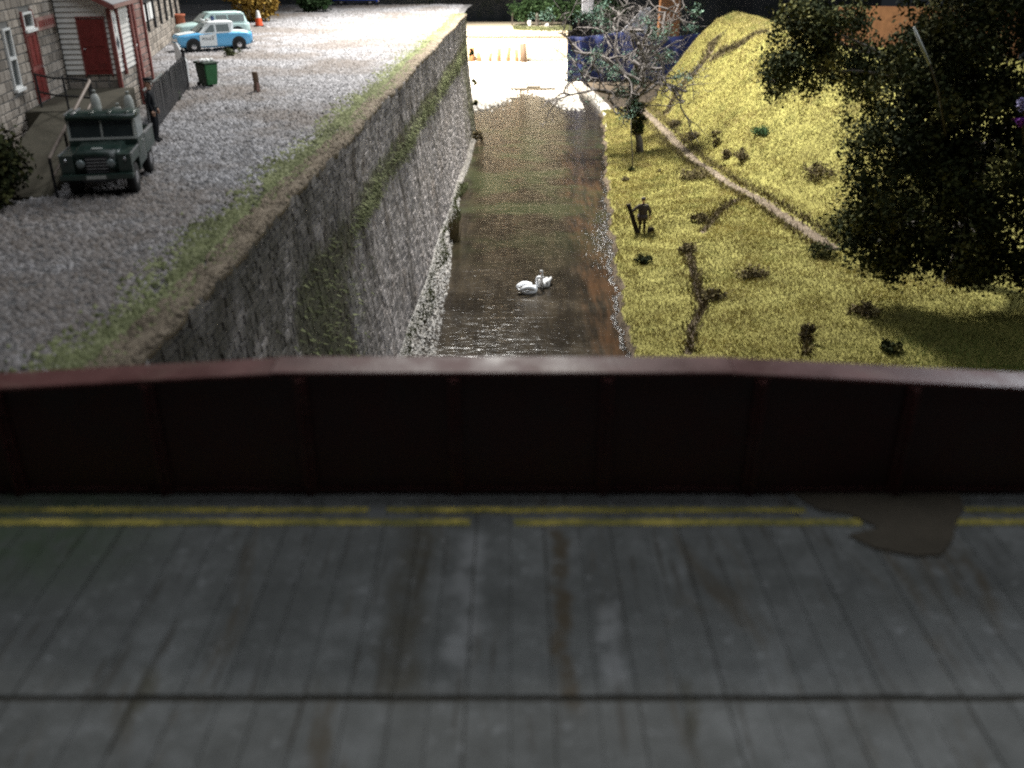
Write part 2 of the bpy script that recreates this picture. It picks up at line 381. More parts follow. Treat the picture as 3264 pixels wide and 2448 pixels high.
MT['purple'] = paint('purple_petals', (.20, .03, .30), .6, .3, 9, .3)
MT['lilac'] = paint('lilac_petals', (.36, .33, .55), .6, .2, 9, .3)

# ------------------------------------------------------------------ the lie of the land
def interp(x, pts):
    return np.interp(x, [p[0] for p in pts], [p[1] for p in pts])
BANK = [(10, 4.0), (20, 4.3), (36, 4.95), (46, 5.45), (54, 5.95), (66, 6.8), (83, 8.2), (92, 8.8), (100, 9.2)]
PATHX = [(26, 26), (34, 21.5), (40, 18.6), (45, 17.2), (49.5, 16.45), (52.8, 16.05), (56.5, 15.3), (62, 14.15), (68.5, 13.45), (79.4, 13.05), (88.7, 12.75), (100, 12.8)]
PROF = [(0, 0), (.6, .45), (1.4, 2.1), (2.65, 3.7), (4.25, 6.0), (5.9, 7.65), (7.6, 8.2), (9.4, 7.8), (12.6, 6.5), (17.7, 5.3), (40, 4.0)]
def smooth(a, b, x):
    t = np.clip((x - a) / (b - a), 0, 1); return t * t * (3 - 2 * t)
def bank(y):
    y = np.asarray(y, float)
    return interp(y, BANK) + .13 * np.sin(y * .9) + .09 * np.sin(y * 2.3 + 1) + .05 * np.sin(y * 5.1)
def ground(x, y):
    x = np.asarray(x, float); y = np.asarray(y, float)
    u = x - bank(y)
    z = -10.35 + .85 * smooth(-.35, .30, u) + .85 * smooth(.3, 7, u)
    A = np.interp(y, [28, 40, 50, 60, 75, 94], [.12, .2, .42, .62, .85, 1.0]); W = np.interp(y, [30, 55, 75, 94], [2.2, 1.7, 1.3, 1.0])
    z = z + A * interp((x - interp(y, PATHX) - .9) / W, PROF)
    z = z + .07 * np.sin(x * .9 + y * .33) * smooth(1, 4, u) + .05 * np.sin(y * .8 - x * .4) * smooth(1, 4, u)
    z = z - .16 * np.exp(-((x - interp(y, PATHX)) / .45) ** 2) * smooth(45, 50, y)
    return z
def wall_x(y):   # plan of the retaining wall's face at yard level
    y = np.asarray(y, float)
    return -6.32 + .0265 * y + .06 * np.sin(y * .45) + .012 * np.sin(y * 1.7 + 1)

# ---- bridge road: planked deck
road = link('road', bpy.data.meshes.new('road'))
b = MB(); b.bbox(-14, 14, -6, 9.42, -.5, -.018); bpy.data.objects.remove(road)
road = b.build('road', MT['groove']); tag(road, kind='structure')
x = -9.0; k = 0
while x < 9.0:
    wd = random.uniform(.31, .40); gap = random.choice([.004, .006, .008, .010, .014])
    for (y0, y1) in ((6.115, 9.42), (2.6, 6.06)):
        dz = random.uniform(-.003, .003); tnt = random.random()
        b = MB(); b.bbox(x, x + wd - gap, y0 + random.uniform(0, .012), y1 - random.uniform(0, .012), -.06, dz, tnt)
        b.build('plank', MT['road'], road, bevel=.003)
    x += wd; k += 1
# double yellow lines (worn paint)
def strip(name, y0, y1, gaps, z):
    m = MB(); x = -9.0
    while x < 9:
        x2 = x + random.uniform(.12, .3); c = (x + x2) / 2
        if not any(a < c < b_ for a, b_ in gaps):
            e = [random.uniform(-.010, .010) for _ in range(4)]
            m.add([(x, y0 + e[0], z), (x2, y0 + e[1], z), (x2, y1 + e[2], z), (x, y1 + e[3], z)], [(0, 1, 2, 3)], random.random())
        x = x2
    return m.build(name, MT['yellow'], road)
strip('yellow_line', 8.985, 9.085, [(3.35, 5.35), (-1.72, -1.5)], .0085)
strip('yellow_line', 8.725, 8.845, [(4.05, 5.1), (-.45, -.1)], .0085)
# brown repair patch over the lines
pts = [(3.28, 9.40), (3.55, 9.02), (3.9, 8.93), (4.15, 8.66), (3.75, 8.52), (3.95, 8.27), (4.30, 8.13), (4.62, 8.14), (4.88, 8.42), (5.02, 8.75), (5.25, 9.06), (5.38, 9.40)]
m = MB(); m.prism([(px + random.uniform(-.03, .03), py, .010) for px, py in pts], (0, 0, .012), .5)
m.build('repair_patch', MT['patch'], road, bevel=.004)
# pale kerb strip against the girder
m = MB(); m.bbox(-9, 9, 9.20, 9.36, -.02, .014); m.build('edge_strip', MT['road'], road, bevel=.01)

# ---- girder parapet
par = empty('bridge_parapet', (0, 9.6, 0)); tag(par, 'dark maroon riveted girder parapet with arched top across the road bridge', 'parapet')
def ptop(x): return 1.60 - .060 * max(0.0, -2.72 - x) - .056 * max(0.0, x - 2.5)
stx = [-5.89 - .0 + .03 + 1.735 * k for k in range(-2, 10)]
for i in range(len(stx) - 1):
    xa, xb = stx[i], stx[i + 1]
    m = MB(); n = 4; rings = []
    for j in range(n + 1):
        xx = xa + (xb - xa) * j / n; zt = ptop(xx) - .05
        rings.append([(xx - 0, -.20, -.55), (xx, -.14, -.55), (xx, -.14, zt), (xx, -.20, zt)])
    m.loft(rings); m.build('panel', MT['maroon'], par)
for xx in stx:
    m = MB(); m.bbox(xx - .08, xx + .08, -.262, -.202, .0, ptop(xx) - .052); m.bbox(xx - .012, xx + .012, -.33, -.26, .0, ptop(xx) - .06)
    m.build('stiffener', MT['rib'], par, bevel=.008)
    for zz in (.35, .75, 1.12):
        m = MB(); m.lathe([(.0, 0), (.022, .0), (.018, -.012), (0.004, -.018)], (xx + .03, -.262, zz), 8, 'y'); m.build('rivet', MT['maroon'], par, True)
caps_x = [-9.4, -2.72, 2.5, 9.4]
for i in range(3):
    m = MB(); rings = []; xs = np.linspace(caps_x[i] + (.006 if i else 0), caps_x[i + 1], 14); dz = [0, .014, .006][i]
    for xx in xs:
        zt = ptop(xx) + dz; rings.append([(xx, -.24, zt - .055), (xx, .22, zt - .055), (xx, .22, zt), (xx, -.24, zt)])
    m.loft(rings); m.build('top_flange', MT['cap'], par, bevel=.012)
m = MB(); m.bbox(-9, 9, -.236, -.20, .016, .09); m.build('bottom_angle', MT['maroon'], par, bevel=.006)

# ------------------------------------------------------------------ river, yard, meadow
def grid(name, xs, ys, zf, m, kind='structure', attr=None, smooth_=True):
    X, Y = np.meshgrid(xs, ys); Z = zf(X, Y); v = np.stack([X, Y, Z], -1).reshape(-1, 3); nx, ny = len(xs), len(ys)
    i = (np.arange(ny - 1)[:, None] * nx + np.arange(nx - 1)[None, :]).ravel()
    f = np.stack([i, i + 1, i + nx + 1, i + nx], -1).ravel()
    o = raw_mesh(name, v, f, 4, m, smooth=smooth_)
    if attr is not None:
        a = o.data.attributes.new('earth', 'FLOAT', 'POINT'); a.data.foreach_set('value', attr(X, Y).astype(np.float32).ravel())
    return tag(o, kind=kind)
grid('river', np.linspace(-40, 12, 60), np.linspace(8, 139.6, 60), lambda X, Y: np.full_like(X, -10.0), MT['water'])
grid('riverbed', np.linspace(-44, 14, 8), np.linspace(4, 150, 8), lambda X, Y: np.full_like(X, -10.9), MT['bed'])

TRACKS = []      # (polyline, half width, strength) bare earth on the meadow, filled below
def seg_d(X, Y, P):
    d = np.full(X.shape, 1e9)
    for (ax, ay), (bx, by) in zip(P[:-1], P[1:]):
        t = np.clip(((X - ax) * (bx - ax) + (Y - ay) * (by - ay)) / ((bx - ax) ** 2 + (by - ay) ** 2 + 1e-9), 0, 1)
        d = np.minimum(d, np.hypot(X - ax - t * (bx - ax), Y - ay - t * (by - ay)))
    return d
PATHL = [(float(interp(y, PATHX)), y) for y in (47.0, 49.5, 52.8, 56.5, 62, 68.5, 79.4, 88.7, 95)]
TRACK_EXTRA = [([(14.2, 86.8), (14.8, 88.2), (15.8, 87.9), (16.95, 87.85), (17.8, 88.0), (18.6, 90.0)], .55, .95), ([(17.9, 86.9), (19.6, 84.0), (21.9, 84.0)], .4, .9),
    ([(7.25, 34.6), (7.8, 37.2), (8.6, 38.9), (9.1, 44.0), (9.4, 47.5)], .26, .75), ([(10.7, 50.2), (12.2, 53.7), (13.95, 56.6)], .3, .7), ([(11.35, 32.6), (12.3, 35.6)], .16, .6)]
TRACKS = [(PATHL, .46, 1.0)] + TRACK_EXTRA
def earth(X, Y):
    e = np.zeros(X.shape)
    for P, hw, s in TRACKS:
        e = np.maximum(e, s * np.exp(-(seg_d(X, Y, P) / hw) ** 2))
    u = X - bank(Y)
    e = np.maximum(e, .9 * (1 - smooth(-.1, .35, u)))
    return e
ys = np.concatenate([np.linspace(12, 60, 170), np.linspace(60.4, 95, 100)])
us = np.concatenate([np.linspace(0, 10, 90), np.linspace(10.2, 40, 70)])
U, Yg = np.meshgrid(us, ys); Xg = interp(Yg, BANK) - .8 + U; Zg = ground(Xg, Yg)
nx, ny = len(us), len(ys); i = (np.arange(ny - 1)[:, None] * nx + np.arange(nx - 1)[None, :]).ravel()
meadow = raw_mesh('meadow', np.stack([Xg, Yg, Zg], -1).reshape(-1, 3), np.stack([i, i + 1, i + nx + 1, i + nx], -1).ravel(), 4, MT['meadow'], smooth=True)
a = meadow.data.attributes.new('earth', 'FLOAT', 'POINT'); a.data.foreach_set('value', earth(Xg, Yg).astype(np.float32).ravel())
tag(meadow, kind='structure')
# skirt closing the back of the meadow board
m = MB(); bx = np.linspace(8.2, 48, 60)
for xa, xb in zip(bx[:-1], bx[1:]):
    za, zb = float(ground(xa, 94.9)) - .03, float(ground(xb, 94.9)) - .03
    m.add([(xa, 95.02, -11), (xb, 95.02, -11), (xb, 95.02, zb), (xa, 95.02, za), (xa, 95.3, -11), (xb, 95.3, -11), (xb, 95.3, zb), (xa, 95.3, za)], [(0, 1, 2, 3), (7, 6, 5, 4), (3, 2, 6, 7)])
tag(m.build('terrain_edge', MT['earth']), kind='structure')

def blades(name, X, Y, Z, h, wd, lean, tint, m, parent=None, nrm=None):
    n = len(X); a = rng.uniform(0, 2 * np.pi, n); la = rng.uniform(0, 2 * np.pi, n); l = rng.uniform(.3, 1, n) * lean
    dx, dy = np.cos(a) * wd / 2, np.sin(a) * wd / 2
    v = np.empty((n, 3, 3)); v[:, 0] = np.stack([X - dx, Y - dy, Z - .02], -1); v[:, 1] = np.stack([X + dx, Y + dy, Z - .02], -1)
    v[:, 2] = np.stack([X + np.cos(la) * l * h, Y + np.sin(la) * l * h, Z + h], -1)
    return raw_mesh(name, v.reshape(-1, 3), np.arange(n * 3), 3, m, parent, tint)
# static grass fibres over the meadow
n = 390000; Y = 22 + 73 * rng.random(n) ** 1.45; X = bank(Y) - .12 + rng.random(n) * np.interp(Y, [22, 95], [19.5, 17])
e = earth(X, Y); keep = rng.random(n) > np.clip(e * 1.5 - .1, 0, 1); X, Y = X[keep], Y[keep]; n = len(X)
cl = .5 + .5 * np.sin(X * 1.3 + np.sin(Y * .9) * 2) * np.sin(Y * 1.1 + X * .5); cl2 = .5 + .5 * np.sin(X * .43 + 1.7 * np.sin(Y * .21)) * np.sin(Y * .37 - X * .3)
t = np.clip(.20 + .35 * cl + .18 * cl2 + rng.normal(0, .2, n), 0, 1)
tag(blades('grass', X, Y, ground(X, Y), rng.uniform(.06, .17, n) * (.55 + .6 * cl) * (.9 + .008 * (Y - 22)), .030 + .0005 * (Y - 22), 1.1, t, MT['grass']), 'short yellow green static grass covering the river meadow and hill', 'grass', kind='stuff')

# yard ground sheet and loose gravel
def yz(X, Y): return .03 * np.sin(X * .8 + Y * .3) * np.sin(Y * .5) - .045
V = []; ysy = np.linspace(9.9, 100, 150); us2 = np.concatenate([np.linspace(0, 22, 60), np.linspace(23, 60, 12)])
U, Yg = np.meshgrid(us2, ysy); Xg = wall_x(Yg) - .35 - U; Zg = yz(Xg, Yg)
nx, ny = len(us2), len(ysy); i = (np.arange(ny - 1)[:, None] * nx + np.arange(nx - 1)[None, :]).ravel()
yard = raw_mesh('gravel_yard', np.stack([Xg, Yg, Zg], -1).reshape(-1, 3), np.stack([i + nx, i + nx + 1, i + 1, i], -1).ravel(), 4, MT['gravel_bed'], smooth=True); tag(yard, kind='structure')
OCT = np.array([[1, 0, -.3], [0, 1, -.2], [-1, 0, -.3], [0, -1, -.2], [0.1, -.1, 1], [0, 0, -.7]], float)
OF = np.array([[0, 1, 4], [1, 2, 4], [2, 3, 4], [3, 0, 4]])
def pebbles(name, X, Y, Z, s, tint, m, parent=None):
    n = len(X); a = rng.uniform(0, 6.283, n); q = OCT[None, :5] * (1 + rng.normal(0, .22, (n, 5, 3))); q = q * s[:, None, None] * np.array([1, .8, .65])
    ca, sa = np.cos(a)[:, None], np.sin(a)[:, None]
    v = np.stack([q[..., 0] * ca - q[..., 1] * sa + X[:, None], q[..., 0] * sa + q[..., 1] * ca + Y[:, None], q[..., 2] + Z[:, None]], -1)
    f = (np.arange(n)[:, None, None] * 5 + OF[None]).reshape(-1)
    return raw_mesh(name, v.reshape(-1, 3), f, 3, m, parent, np.repeat(tint, 4))
n = 120000
Y = 11 + 88 * rng.random(n) ** 1.5; u = 1.0 + 17 * rng.random(n) ** .95; X = wall_x(Y) - u
s = rng.uniform(.035, .10, n) * (1 + (Y - 20) * .008)
tag(pebbles('gravel', X, Y, yz(X, Y) + .012, s, np.clip(rng.normal(.5, .24, n), 0, 1), MT['gravel']), 'loose grey gravel covering the yard beside the house', 'gravel', kind='stuff')
# moss turf strip and crumbling earth edge along the wall top
n = 44000; Y = 11 + 76 * rng.random(n) ** 1.4; wob = .35 * np.sin(Y * .7) + .2 * np.sin(Y * 1.9)
u = rng.normal(0, .42, n) + .72 + wob * .3; X = wall_x(Y) - u
keep = (u > .12 + .15 * np.sin(Y * 2.3)) & (rng.random(n) < .55 + .45 * np.sin(Y * 1.3 + X * 3) * np.sin(X * 4 + Y * .4)); X, Y, u = X[keep], Y[keep], u[keep]; n = len(X)
tag(pebbles('moss_strip', X, Y, yz(X, Y) + .03, rng.uniform(.03, .09, n), np.clip(rng.normal(.52, .24, n), 0, 1), MT['moss']), 'pale green moss strip along the top of the retaining wall', 'moss', kind='stuff')

# ------------------------------------------------------------------ retaining wall
wall = empty('retaining_wall', (-5.5, 45, -10)); tag(wall, 'tall grey rubble stone retaining wall with mossy ledge above the river', 'wall')
LEDGE = -3.0
def wall_out(z): return np.where(z < LEDGE, .036 + (LEDGE - z) * .09, (0 - z) * .012)   # lower part battered and stepped out
def woff(y): return (.25 if 22.6 < y < 23.6 else 0.0)
# core behind the stones
ysw = np.linspace(9.5, 86.0, 120); zsw = np.array([-10.6, -8, -6, -4, -3.02, -2.98, -1.5, -.02])
Yw, Zw = np.meshgrid(ysw, zsw); Xw = wall_x(Yw) + wall_out(Zw) - .06
nx, ny = len(ysw), len(zsw); i = (np.arange(ny - 1)[:, None] * nx + np.arange(nx - 1)[None, :]).ravel()
core = raw_mesh('mortar', np.stack([Xw, Yw, Zw], -1).reshape(-1, 3), np.stack([i, i + 1, i + nx + 1, i + nx], -1).ravel(), 4, MT['mortar'], smooth=False)
core.parent = wall; core.matrix_parent_inverse = Matrix.Translation((5.5, -45, 10))
stones = []
z = -10.25
while z < -.12:
    hgt = min(random.uniform(.15, .30), -.06 - z); y = 10.0 + random.uniform(0, .4)
    if hgt < .08: break
    while y < 86:
        ln = random.uniform(.20, .55) * (1 if random.random() < .8 else 1.5); y1 = min(y + ln, 86.05)
        j = lambda q=.035: random.uniform(-q, q)
        zc = z + hgt / 2
        if not (LEDGE - .02 < z + hgt and z < LEDGE - .1 and False):
            stones.append((y, y1, z, z + hgt))
        y = y1
    z += hgt
def stone_mesh(y0, y1, z0, z1, mb, tint):
    g = .011; e = random.uniform(.010, .022); pr = random.uniform(.004, .034)
    j = lambda q=.03: random.uniform(-q, q)
    Y0, Y1, Z0, Z1 = y0 + g, y1 - g, z0 + g, z1 - g
    zm = (z0 + z1) / 2; off = float(wall_out(np.float64(zm)))
    c = [(Y0 + j(.02), Z0 + j(.02)), (Y1 + j(.02), Z0 + j(.02)), (Y1 + j(.02), Z1 + j(.02)), (Y0 + j(.02), Z1 + j(.02))]
    cy, cz = (Y0 + Y1) / 2, (Z0 + Z1) / 2; v = []
    for (yy, zz) in c: v.append((float(wall_x(yy)) + float(wall_out(np.float64(zz))) - .065, yy, zz))
    for (yy, zz) in c:
        iy = yy + (e if yy < cy else -e); iz = zz + (e * .8 if zz < cz else -e * .8)
        v.append((float(wall_x(yy)) + float(wall_out(np.float64(iz))) + pr + j(.005), iy, iz))
    mb.add(v, [(4, 5, 6, 7), (0, 1, 5, 4), (1, 2, 6, 5), (2, 3, 7, 6), (3, 0, 4, 7)], tint)
PA = math.tan(R(25.8))
def img(p):    # normalised picture position, only to rank which stones show largest
    c_, s_ = math.cos(R(25.8)), math.sin(R(25.8)); zz = p[2] - 6; dep = p[1] * c_ - zz * s_; up = p[1] * s_ + zz * c_
    return p[0] / dep, up / dep, dep
rank = []
for q in stones:
    yy, zz = (q[0] + q[1]) / 2, (q[2] + q[3]) / 2; ix, iy, dp = img((float(wall_x(yy)), yy, zz))
    vis = iy > .035 and -.55 < ix
    rank.append((-(q[1] - q[0]) * (q[3] - q[2]) / dp ** 2 if vis else 1, q))
order = sorted(range(len(rank)), key=lambda k: rank[k][0]); top = set(order[:300])
mb = MB()
inv = Matrix.Translation((5.5, -45, 10))
for k, (sc_, q) in enumerate(rank):
    tn = min(1, max(0, random.gauss(.5, .22)))
    if k in top:
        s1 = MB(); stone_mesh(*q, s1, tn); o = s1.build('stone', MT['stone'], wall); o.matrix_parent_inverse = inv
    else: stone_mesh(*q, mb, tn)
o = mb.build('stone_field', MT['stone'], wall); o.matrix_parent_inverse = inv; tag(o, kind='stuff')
# end return of the wall and earth capping
m = MB(); m.bbox(-30, float(wall_x(86)) - .08, 86.02, 86.8, -10.6, -.03); o = m.build('end_return', MT['stone'], wall); o.matrix_parent_inverse = inv
m = MB(); rings = []
for yy in np.linspace(9.9, 86.1, 420):
    xo = float(wall_x(yy)); jx = .16 * mnoise.noise((yy * .9, 3, 0)) + .10 * mnoise.noise((yy * 3.1, 7, 0)); jz = .05 * mnoise.noise((yy * 1.3, 0, 5)) + .04 * mnoise.noise((yy * 4.3, 0, 9))
    rings.append([(xo - .85, yy, -.24), (xo + .02 + jx * .5, yy, -.22 + jz), (xo + .04 + jx, yy, -.05 + jz), (xo - .10 + jx * .6, yy, .02 + jz), (xo - .24, yy, .015 + jz * 1.3), (xo - .42, yy, -.03 + jz), (xo - .85, yy, -.10)])
m.loft(rings); o = m.build('earth_capping', MT['earth'], wall, True); o.matrix_parent_inverse = inv
n = 5000; Y = 11 + 75 * rng.random(n) ** 1.5; X = wall_x(Y) - rng.uniform(-.08, .6, n)
o = pebbles('capping_rubble', X, Y, np.full(n, .01), rng.uniform(.03, .09, n), np.clip(rng.normal(.5, .25, n), 0, 1), MT['earth'], wall); o.matrix_parent_inverse = inv; tag(o, kind='stuff')
# moss and weeds growing out of the wall
n = 4200; Y = rng.uniform(30, 85, n); Z = LEDGE + rng.normal(.12, .28, n); keep = rng.random(n) < .35 + .65 * (np.sin(Y * .6) > -.2)
n2 = 350; Y = np.concatenate([Y[keep], rng.normal(25.8, 2.0, n2)]); Z = np.concatenate([Z[keep], rng.uniform(-7.2, -2.2, n2)])
n = len(Y); X = wall_x(Y) + wall_out(Z) + .03
v = np.empty((n, 3, 3)); sY = rng.uniform(.03, .09, n); v[:, 0] = np.stack([X, Y - sY, Z], -1); v[:, 1] = np.stack([X, Y + sY, Z], -1)
v[:, 2] = np.stack([X + rng.uniform(.05, .2, n), Y + rng.normal(0, .05, n), Z - rng.uniform(-.12, .16, n)], -1)
o = raw_mesh('wall_moss', v.reshape(-1, 3), np.arange(n * 3), 3, MT['moss'], wall, np.clip(rng.normal(.3, .2, n), 0, 1)); o.matrix_parent_inverse = inv; tag(o, kind='stuff')

# ------------------------------------------------------------------ river margins
n = 9000; Y = 30 + 55 * rng.random(n) ** 1.3; wd = .4 + 1.1 * np.clip((64 - Y) / 26, 0, 1); base = wall_x(Y) + .62
X = base + wd * rng.random(n) ** 1.9
tag(pebbles('shingle', X, Y, np.full(n, -9.985) + .16 * np.clip(1 - (X - base) / wd, 0, 1), rng.uniform(.03, .10, n), np.clip(rng.normal(.45, .28, n), 0, 1), MT['pebble']), 'dark wet shingle along the foot of the stone wall', 'shingle', kind='stuff')
n = 2600; Y = 32 + 60 * rng.random(n) ** 1.2; X = bank(Y) - .32 + .22 * rng.random(n)
n3 = 900; Y3 = rng.normal(53.5, 3.4, n3); X3 = bank(Y3) - np.abs(rng.normal(0, .62, n3)) - .05
X, Y = np.concatenate([X, X3]), np.concatenate([Y, Y3]); n = len(X)
zz = np.maximum(ground(X, Y), -10.0) + rng.uniform(-.03, .015, n)
tag(pebbles('shingle', X, Y, zz, rng.uniform(.03, .09, n), np.clip(rng.normal(.45, .3, n), 0, 1), MT['pebble_wet']), 'glinting wet shingle along the meadow edge of the river', 'shingle', kind='stuff')
n = 5000; Y = 30 + 36 * rng.random(n); X = wall_x(Y) + .75 + rng.random(n) * .5 * (1 + .6 * np.sin(Y * .8))
tag(blades('waterside_weeds', X, Y, np.full(n, -9.95), rng.uniform(.08, .3, n), rng.uniform(.03, .07, n), .8, np.clip(rng.normal(.35, .2, n), 0, 1), MT['moss']), 'low green weeds growing along the foot of the wall', 'weeds', kind='stuff')
#PART2
# ------------------------------------------------------------------ vegetation makers
def leaf_cloud(name, blobs, n, size, m, parent=None, per=34, clump=0.0, seed=1):
    """leaf-sized faces spread through several ellipsoids (cx,cy,cz,rx,ry,rz,weight), gathered in clumps"""
    g = np.random.default_rng(seed); wts = np.array([b_[6] for b_ in blobs], float); wts /= wts.sum()
    nc = max(8, int(n / per)); bi = g.choice(len(blobs), nc, p=wts); B = np.array([b_[:6] for b_ in blobs], float)[bi]
    d = g.normal(0, 1, (nc, 3)); d /= np.linalg.norm(d, axis=1)[:, None]; r = g.random(nc) ** .45
    C = B[:, :3] + d * r[:, None] * B[:, 3:6]
    ci = g.integers(0, nc, n); P = C[ci] + g.normal(0, 1, (n, 3)) * clump
    ct = g.normal(.42, .22, nc)
    s = g.uniform(.6, 1.35, n) * size
    a = g.normal(0, 1, (n, 3)); a /= np.linalg.norm(a, axis=1)[:, None]; b2 = g.normal(0, 1, (n, 3)); b2 -= a * (a * b2).sum(1)[:, None]; b2 /= np.linalg.norm(b2, axis=1)[:, None]
    v = np.empty((n, 4, 3)); v[:, 0] = P - a * s[:, None]; v[:, 1] = P - b2 * s[:, None] * .55; v[:, 2] = P + a * s[:, None]; v[:, 3] = P + b2 * s[:, None] * .55
    t = np.clip(ct[ci] + g.normal(0, .14, n), 0, 1)
    return raw_mesh(name, v.reshape(-1, 3), np.arange(n * 4), 4, m, parent, t)

def branch_path(p, d, ln, n, wob, g, up=0.0):
    pts = [Vector(p)]; d = Vector(d).normalized()
    for k in range(n):
        d = (d + Vector((g.gauss(0, wob), g.gauss(0, wob), g.gauss(0, wob) + up))).normalized()
        pts.append(pts[-1] + d * ln / n)
    return pts, d

def gnarl(mb, p, d, ln, r, depth, g, ends, wob=.35, split=3, shrink=.68):
    n = 5; pts, dd = branch_path(p, d, ln, n, wob, g, .02)
    mb.tube(pts, [r * (1 - .45 * k / n) for k in range(n + 1)], 6 if r > .08 else 4)
    ends.append(pts[-1])
    if depth == 0: return
    for k in range(split):
        q = pts[g.randint(2, n)]
        nd = (dd + Vector((g.gauss(0, .8), g.gauss(0, .8), g.gauss(0, .6)))).normalized()
        gnarl(mb, q, nd, ln * shrink * g.uniform(.7, 1.2), r * .52, depth - 1, g, ends, wob, split, shrink)

def tuft(name, loc, r, h, n, m, label, cat, seed, group=None, wd=.06, blade=False):
    """a clump of scrub: small leaves and stalks spread from one root"""
    e = empty(name, loc); tag(e, label, cat, group)
    g = random.Random(seed)
    for k in range(4):
        mb = MB(); a = g.uniform(0, 6.28); q = (math.cos(a) * r * .7, math.sin(a) * r * .7, h * g.uniform(.5, 1))
        mb.tube([(0, 0, -.05), (q[0] * .4, q[1] * .4, q[2] * .6), q], [.02, .014, .006], 4); mb.build('stem', MT['bark'], e)
    leaf_cloud('foliage', [(0, 0, h * .45, r, r, h * .55, 1)], n, wd, m, e, clump=r * .16, seed=seed)
    return e

# ------------------------------------------------------------------ stone house with porch
house = empty('stone_house', (-15.3, 30, 0), R(8.6)); tag(house, 'stone house with white boarded porch and red brown door beside the yard', 'house')
def stone_panel(parent, axis, a0, a1, z0, z1, off, holes, m, name='stone', hmin=.20, hmax=.32, lmin=.28, lmax=.65, joined=None, lim=10**9, sgn=1):
    """course of stones on a wall plane; axis 'y' -> face at x=off looking +x ; axis 'x' -> face at y=off looking -y"""
    z = z0; cnt = 0
    while z < z1 - .05:
        h = min(random.uniform(hmin, hmax), z1 - z); s_ = a0 - random.uniform(0, .4)
        while s_ < a1:
            l = random.uniform(lmin, lmax); s0, s1 = max(s_, a0), min(s_ + l, a1); s_ += l
            if s1 - s0 < .08: continue
            sc_, zc = (s0 + s1) / 2, z + h / 2
            if any(ha < s1 - .06 and hb > s0 + .06 and hc < z + h - .06 and hd > z + .06 for ha, hb, hc, hd in holes):
                # trim against the opening
                for ha, hb, hc, hd in holes:
                    if hc < z + h - .06 and hd > z + .06:
                        if s0 < ha < s1: s1 = ha
                        elif s0 < hb < s1: s0 = hb
                        elif ha <= s0 and hb >= s1: s1 = s0
                if s1 - s0 < .08: continue
            g = .012; e = .02; pr = random.uniform(.006, .022); tn = min(1, max(0, random.gauss(.5, .22)))
            c = [(s0 + g, z + g), (s1 - g, z + g), (s1 - g, z + h - g), (s0 + g, z + h - g)]; v = []
            for (q, zz) in c: v.append((off - .03, q, zz) if axis == 'y' else (q, off + .03, zz))
            for k, (q, zz) in enumerate(c):
                q2 = q + (e if k in (0, 3) else -e); z2 = zz + (e if k < 2 else -e)
                v.append((off + pr, q2, z2) if axis == 'y' else (q2, off - pr, z2))
            f = [(4, 5, 6, 7), (0, 1, 5, 4), (1, 2, 6, 5), (2, 3, 7, 6), (3, 0, 4, 7)]
            if cnt < lim:
                mb_ = MB(); mb_.add(v, f, tn); mb_.build(name, m, parent)
            else: joined.add(v, f, tn)
            cnt += 1
        z += h
# wall core and stones
m = MB(); m.bbox(-7, -.02, -10, 12.4, -.3, 6.4); wcore = m.build('wall', MT['mortar'], house)
holes = [(-.78, -.07, 1.72, 3.58), (1.15, 2.25, 1.1, 3.9)]
j = MB(); stone_panel(wcore, 'y', -6.0, 4.75, 0, 4.6, .0, holes, MT['house_stone'], joined=j, lim=290)
stone_panel(wcore, 'y', -6.0, 4.75, 4.6, 6.3, .0, [], MT['house_stone'], joined=j, lim=0)
stone_panel(wcore, 'y', -10, -6.0, 0, 6.3, .0, [], MT['house_stone'], joined=j, lim=0)
tag(j.build('stone_field', MT['house_stone'], wcore), kind='stuff')
def window(parent, y0, y1, z0, z1, x, bars=1, name='window'):
    m = MB(); m.bbox(x - .05, x - .02, y0, y1, z0, z1); wn = m.build(name, MT['glass'], parent); t_ = .065
    f = MB(); f.bbox(x - .02, x + .05, y0, y0 + t_, z0, z1); f.bbox(x - .02, x + .05, y1 - t_, y1, z0, z1)
    f.bbox(x - .02, x + .05, y0 + t_, y1 - t_, z1 - t_, z1); f.bbox(x - .02, x + .05, y0 + t_, y1 - t_, z0, z0 + t_)
    f.build('frame', MT['white2'], wn)
    for k in range(bars):
        zz = z0 + (z1 - z0) * (k + 1) / (bars + 1)
        f = MB(); f.bbox(x - .02, x + .06, y0 + t_, y1 - t_, zz - .04, zz + .04); f.build('glazing_bar', MT['white2'], wn)
    f = MB(); f.bbox(x - .02, x + .12, y0 - .08, y1 + .08, z0 - .09, z0 - .004); f.build('sill', MT['white2'], wn)
    return wn
window(house, -.75, -.1, 1.82, 3.55, .02)
# brown side door with fanlight
m = MB(); m.bbox(-.04, .05, 1.22, 2.18, 1.12, 3.28); dr = m.build('side_door', MT['redtrim'], house)
for (a_, b_) in ((1.3, 1.66), (1.74, 2.1)):
    for (c_, d_) in ((1.25, 2.1), (2.25, 3.15)):
        q = MB(); q.bbox(.05, .07, a_, b_, c_, d_); q.build('door_panel', MT['red'], dr, bevel=.008)
q = MB(); q.lathe([(0.02, 0), (.035, .03), (.03, .06), (0.004, .07)], (.05, 2.1, 2.15), 8, 'x'); q.build('door_knob', MT['chrome'], dr, True)
q = MB(); q.bbox(-.04, .08, 1.14, 1.22, 1.1, 3.9); q.bbox(-.04, .08, 2.18, 2.26, 1.1, 3.9); q.build('door_frame', MT['redtrim'], house, bevel=.01)
window(house, 1.24, 2.16, 3.36, 3.86, .03, 0, 'fanlight')
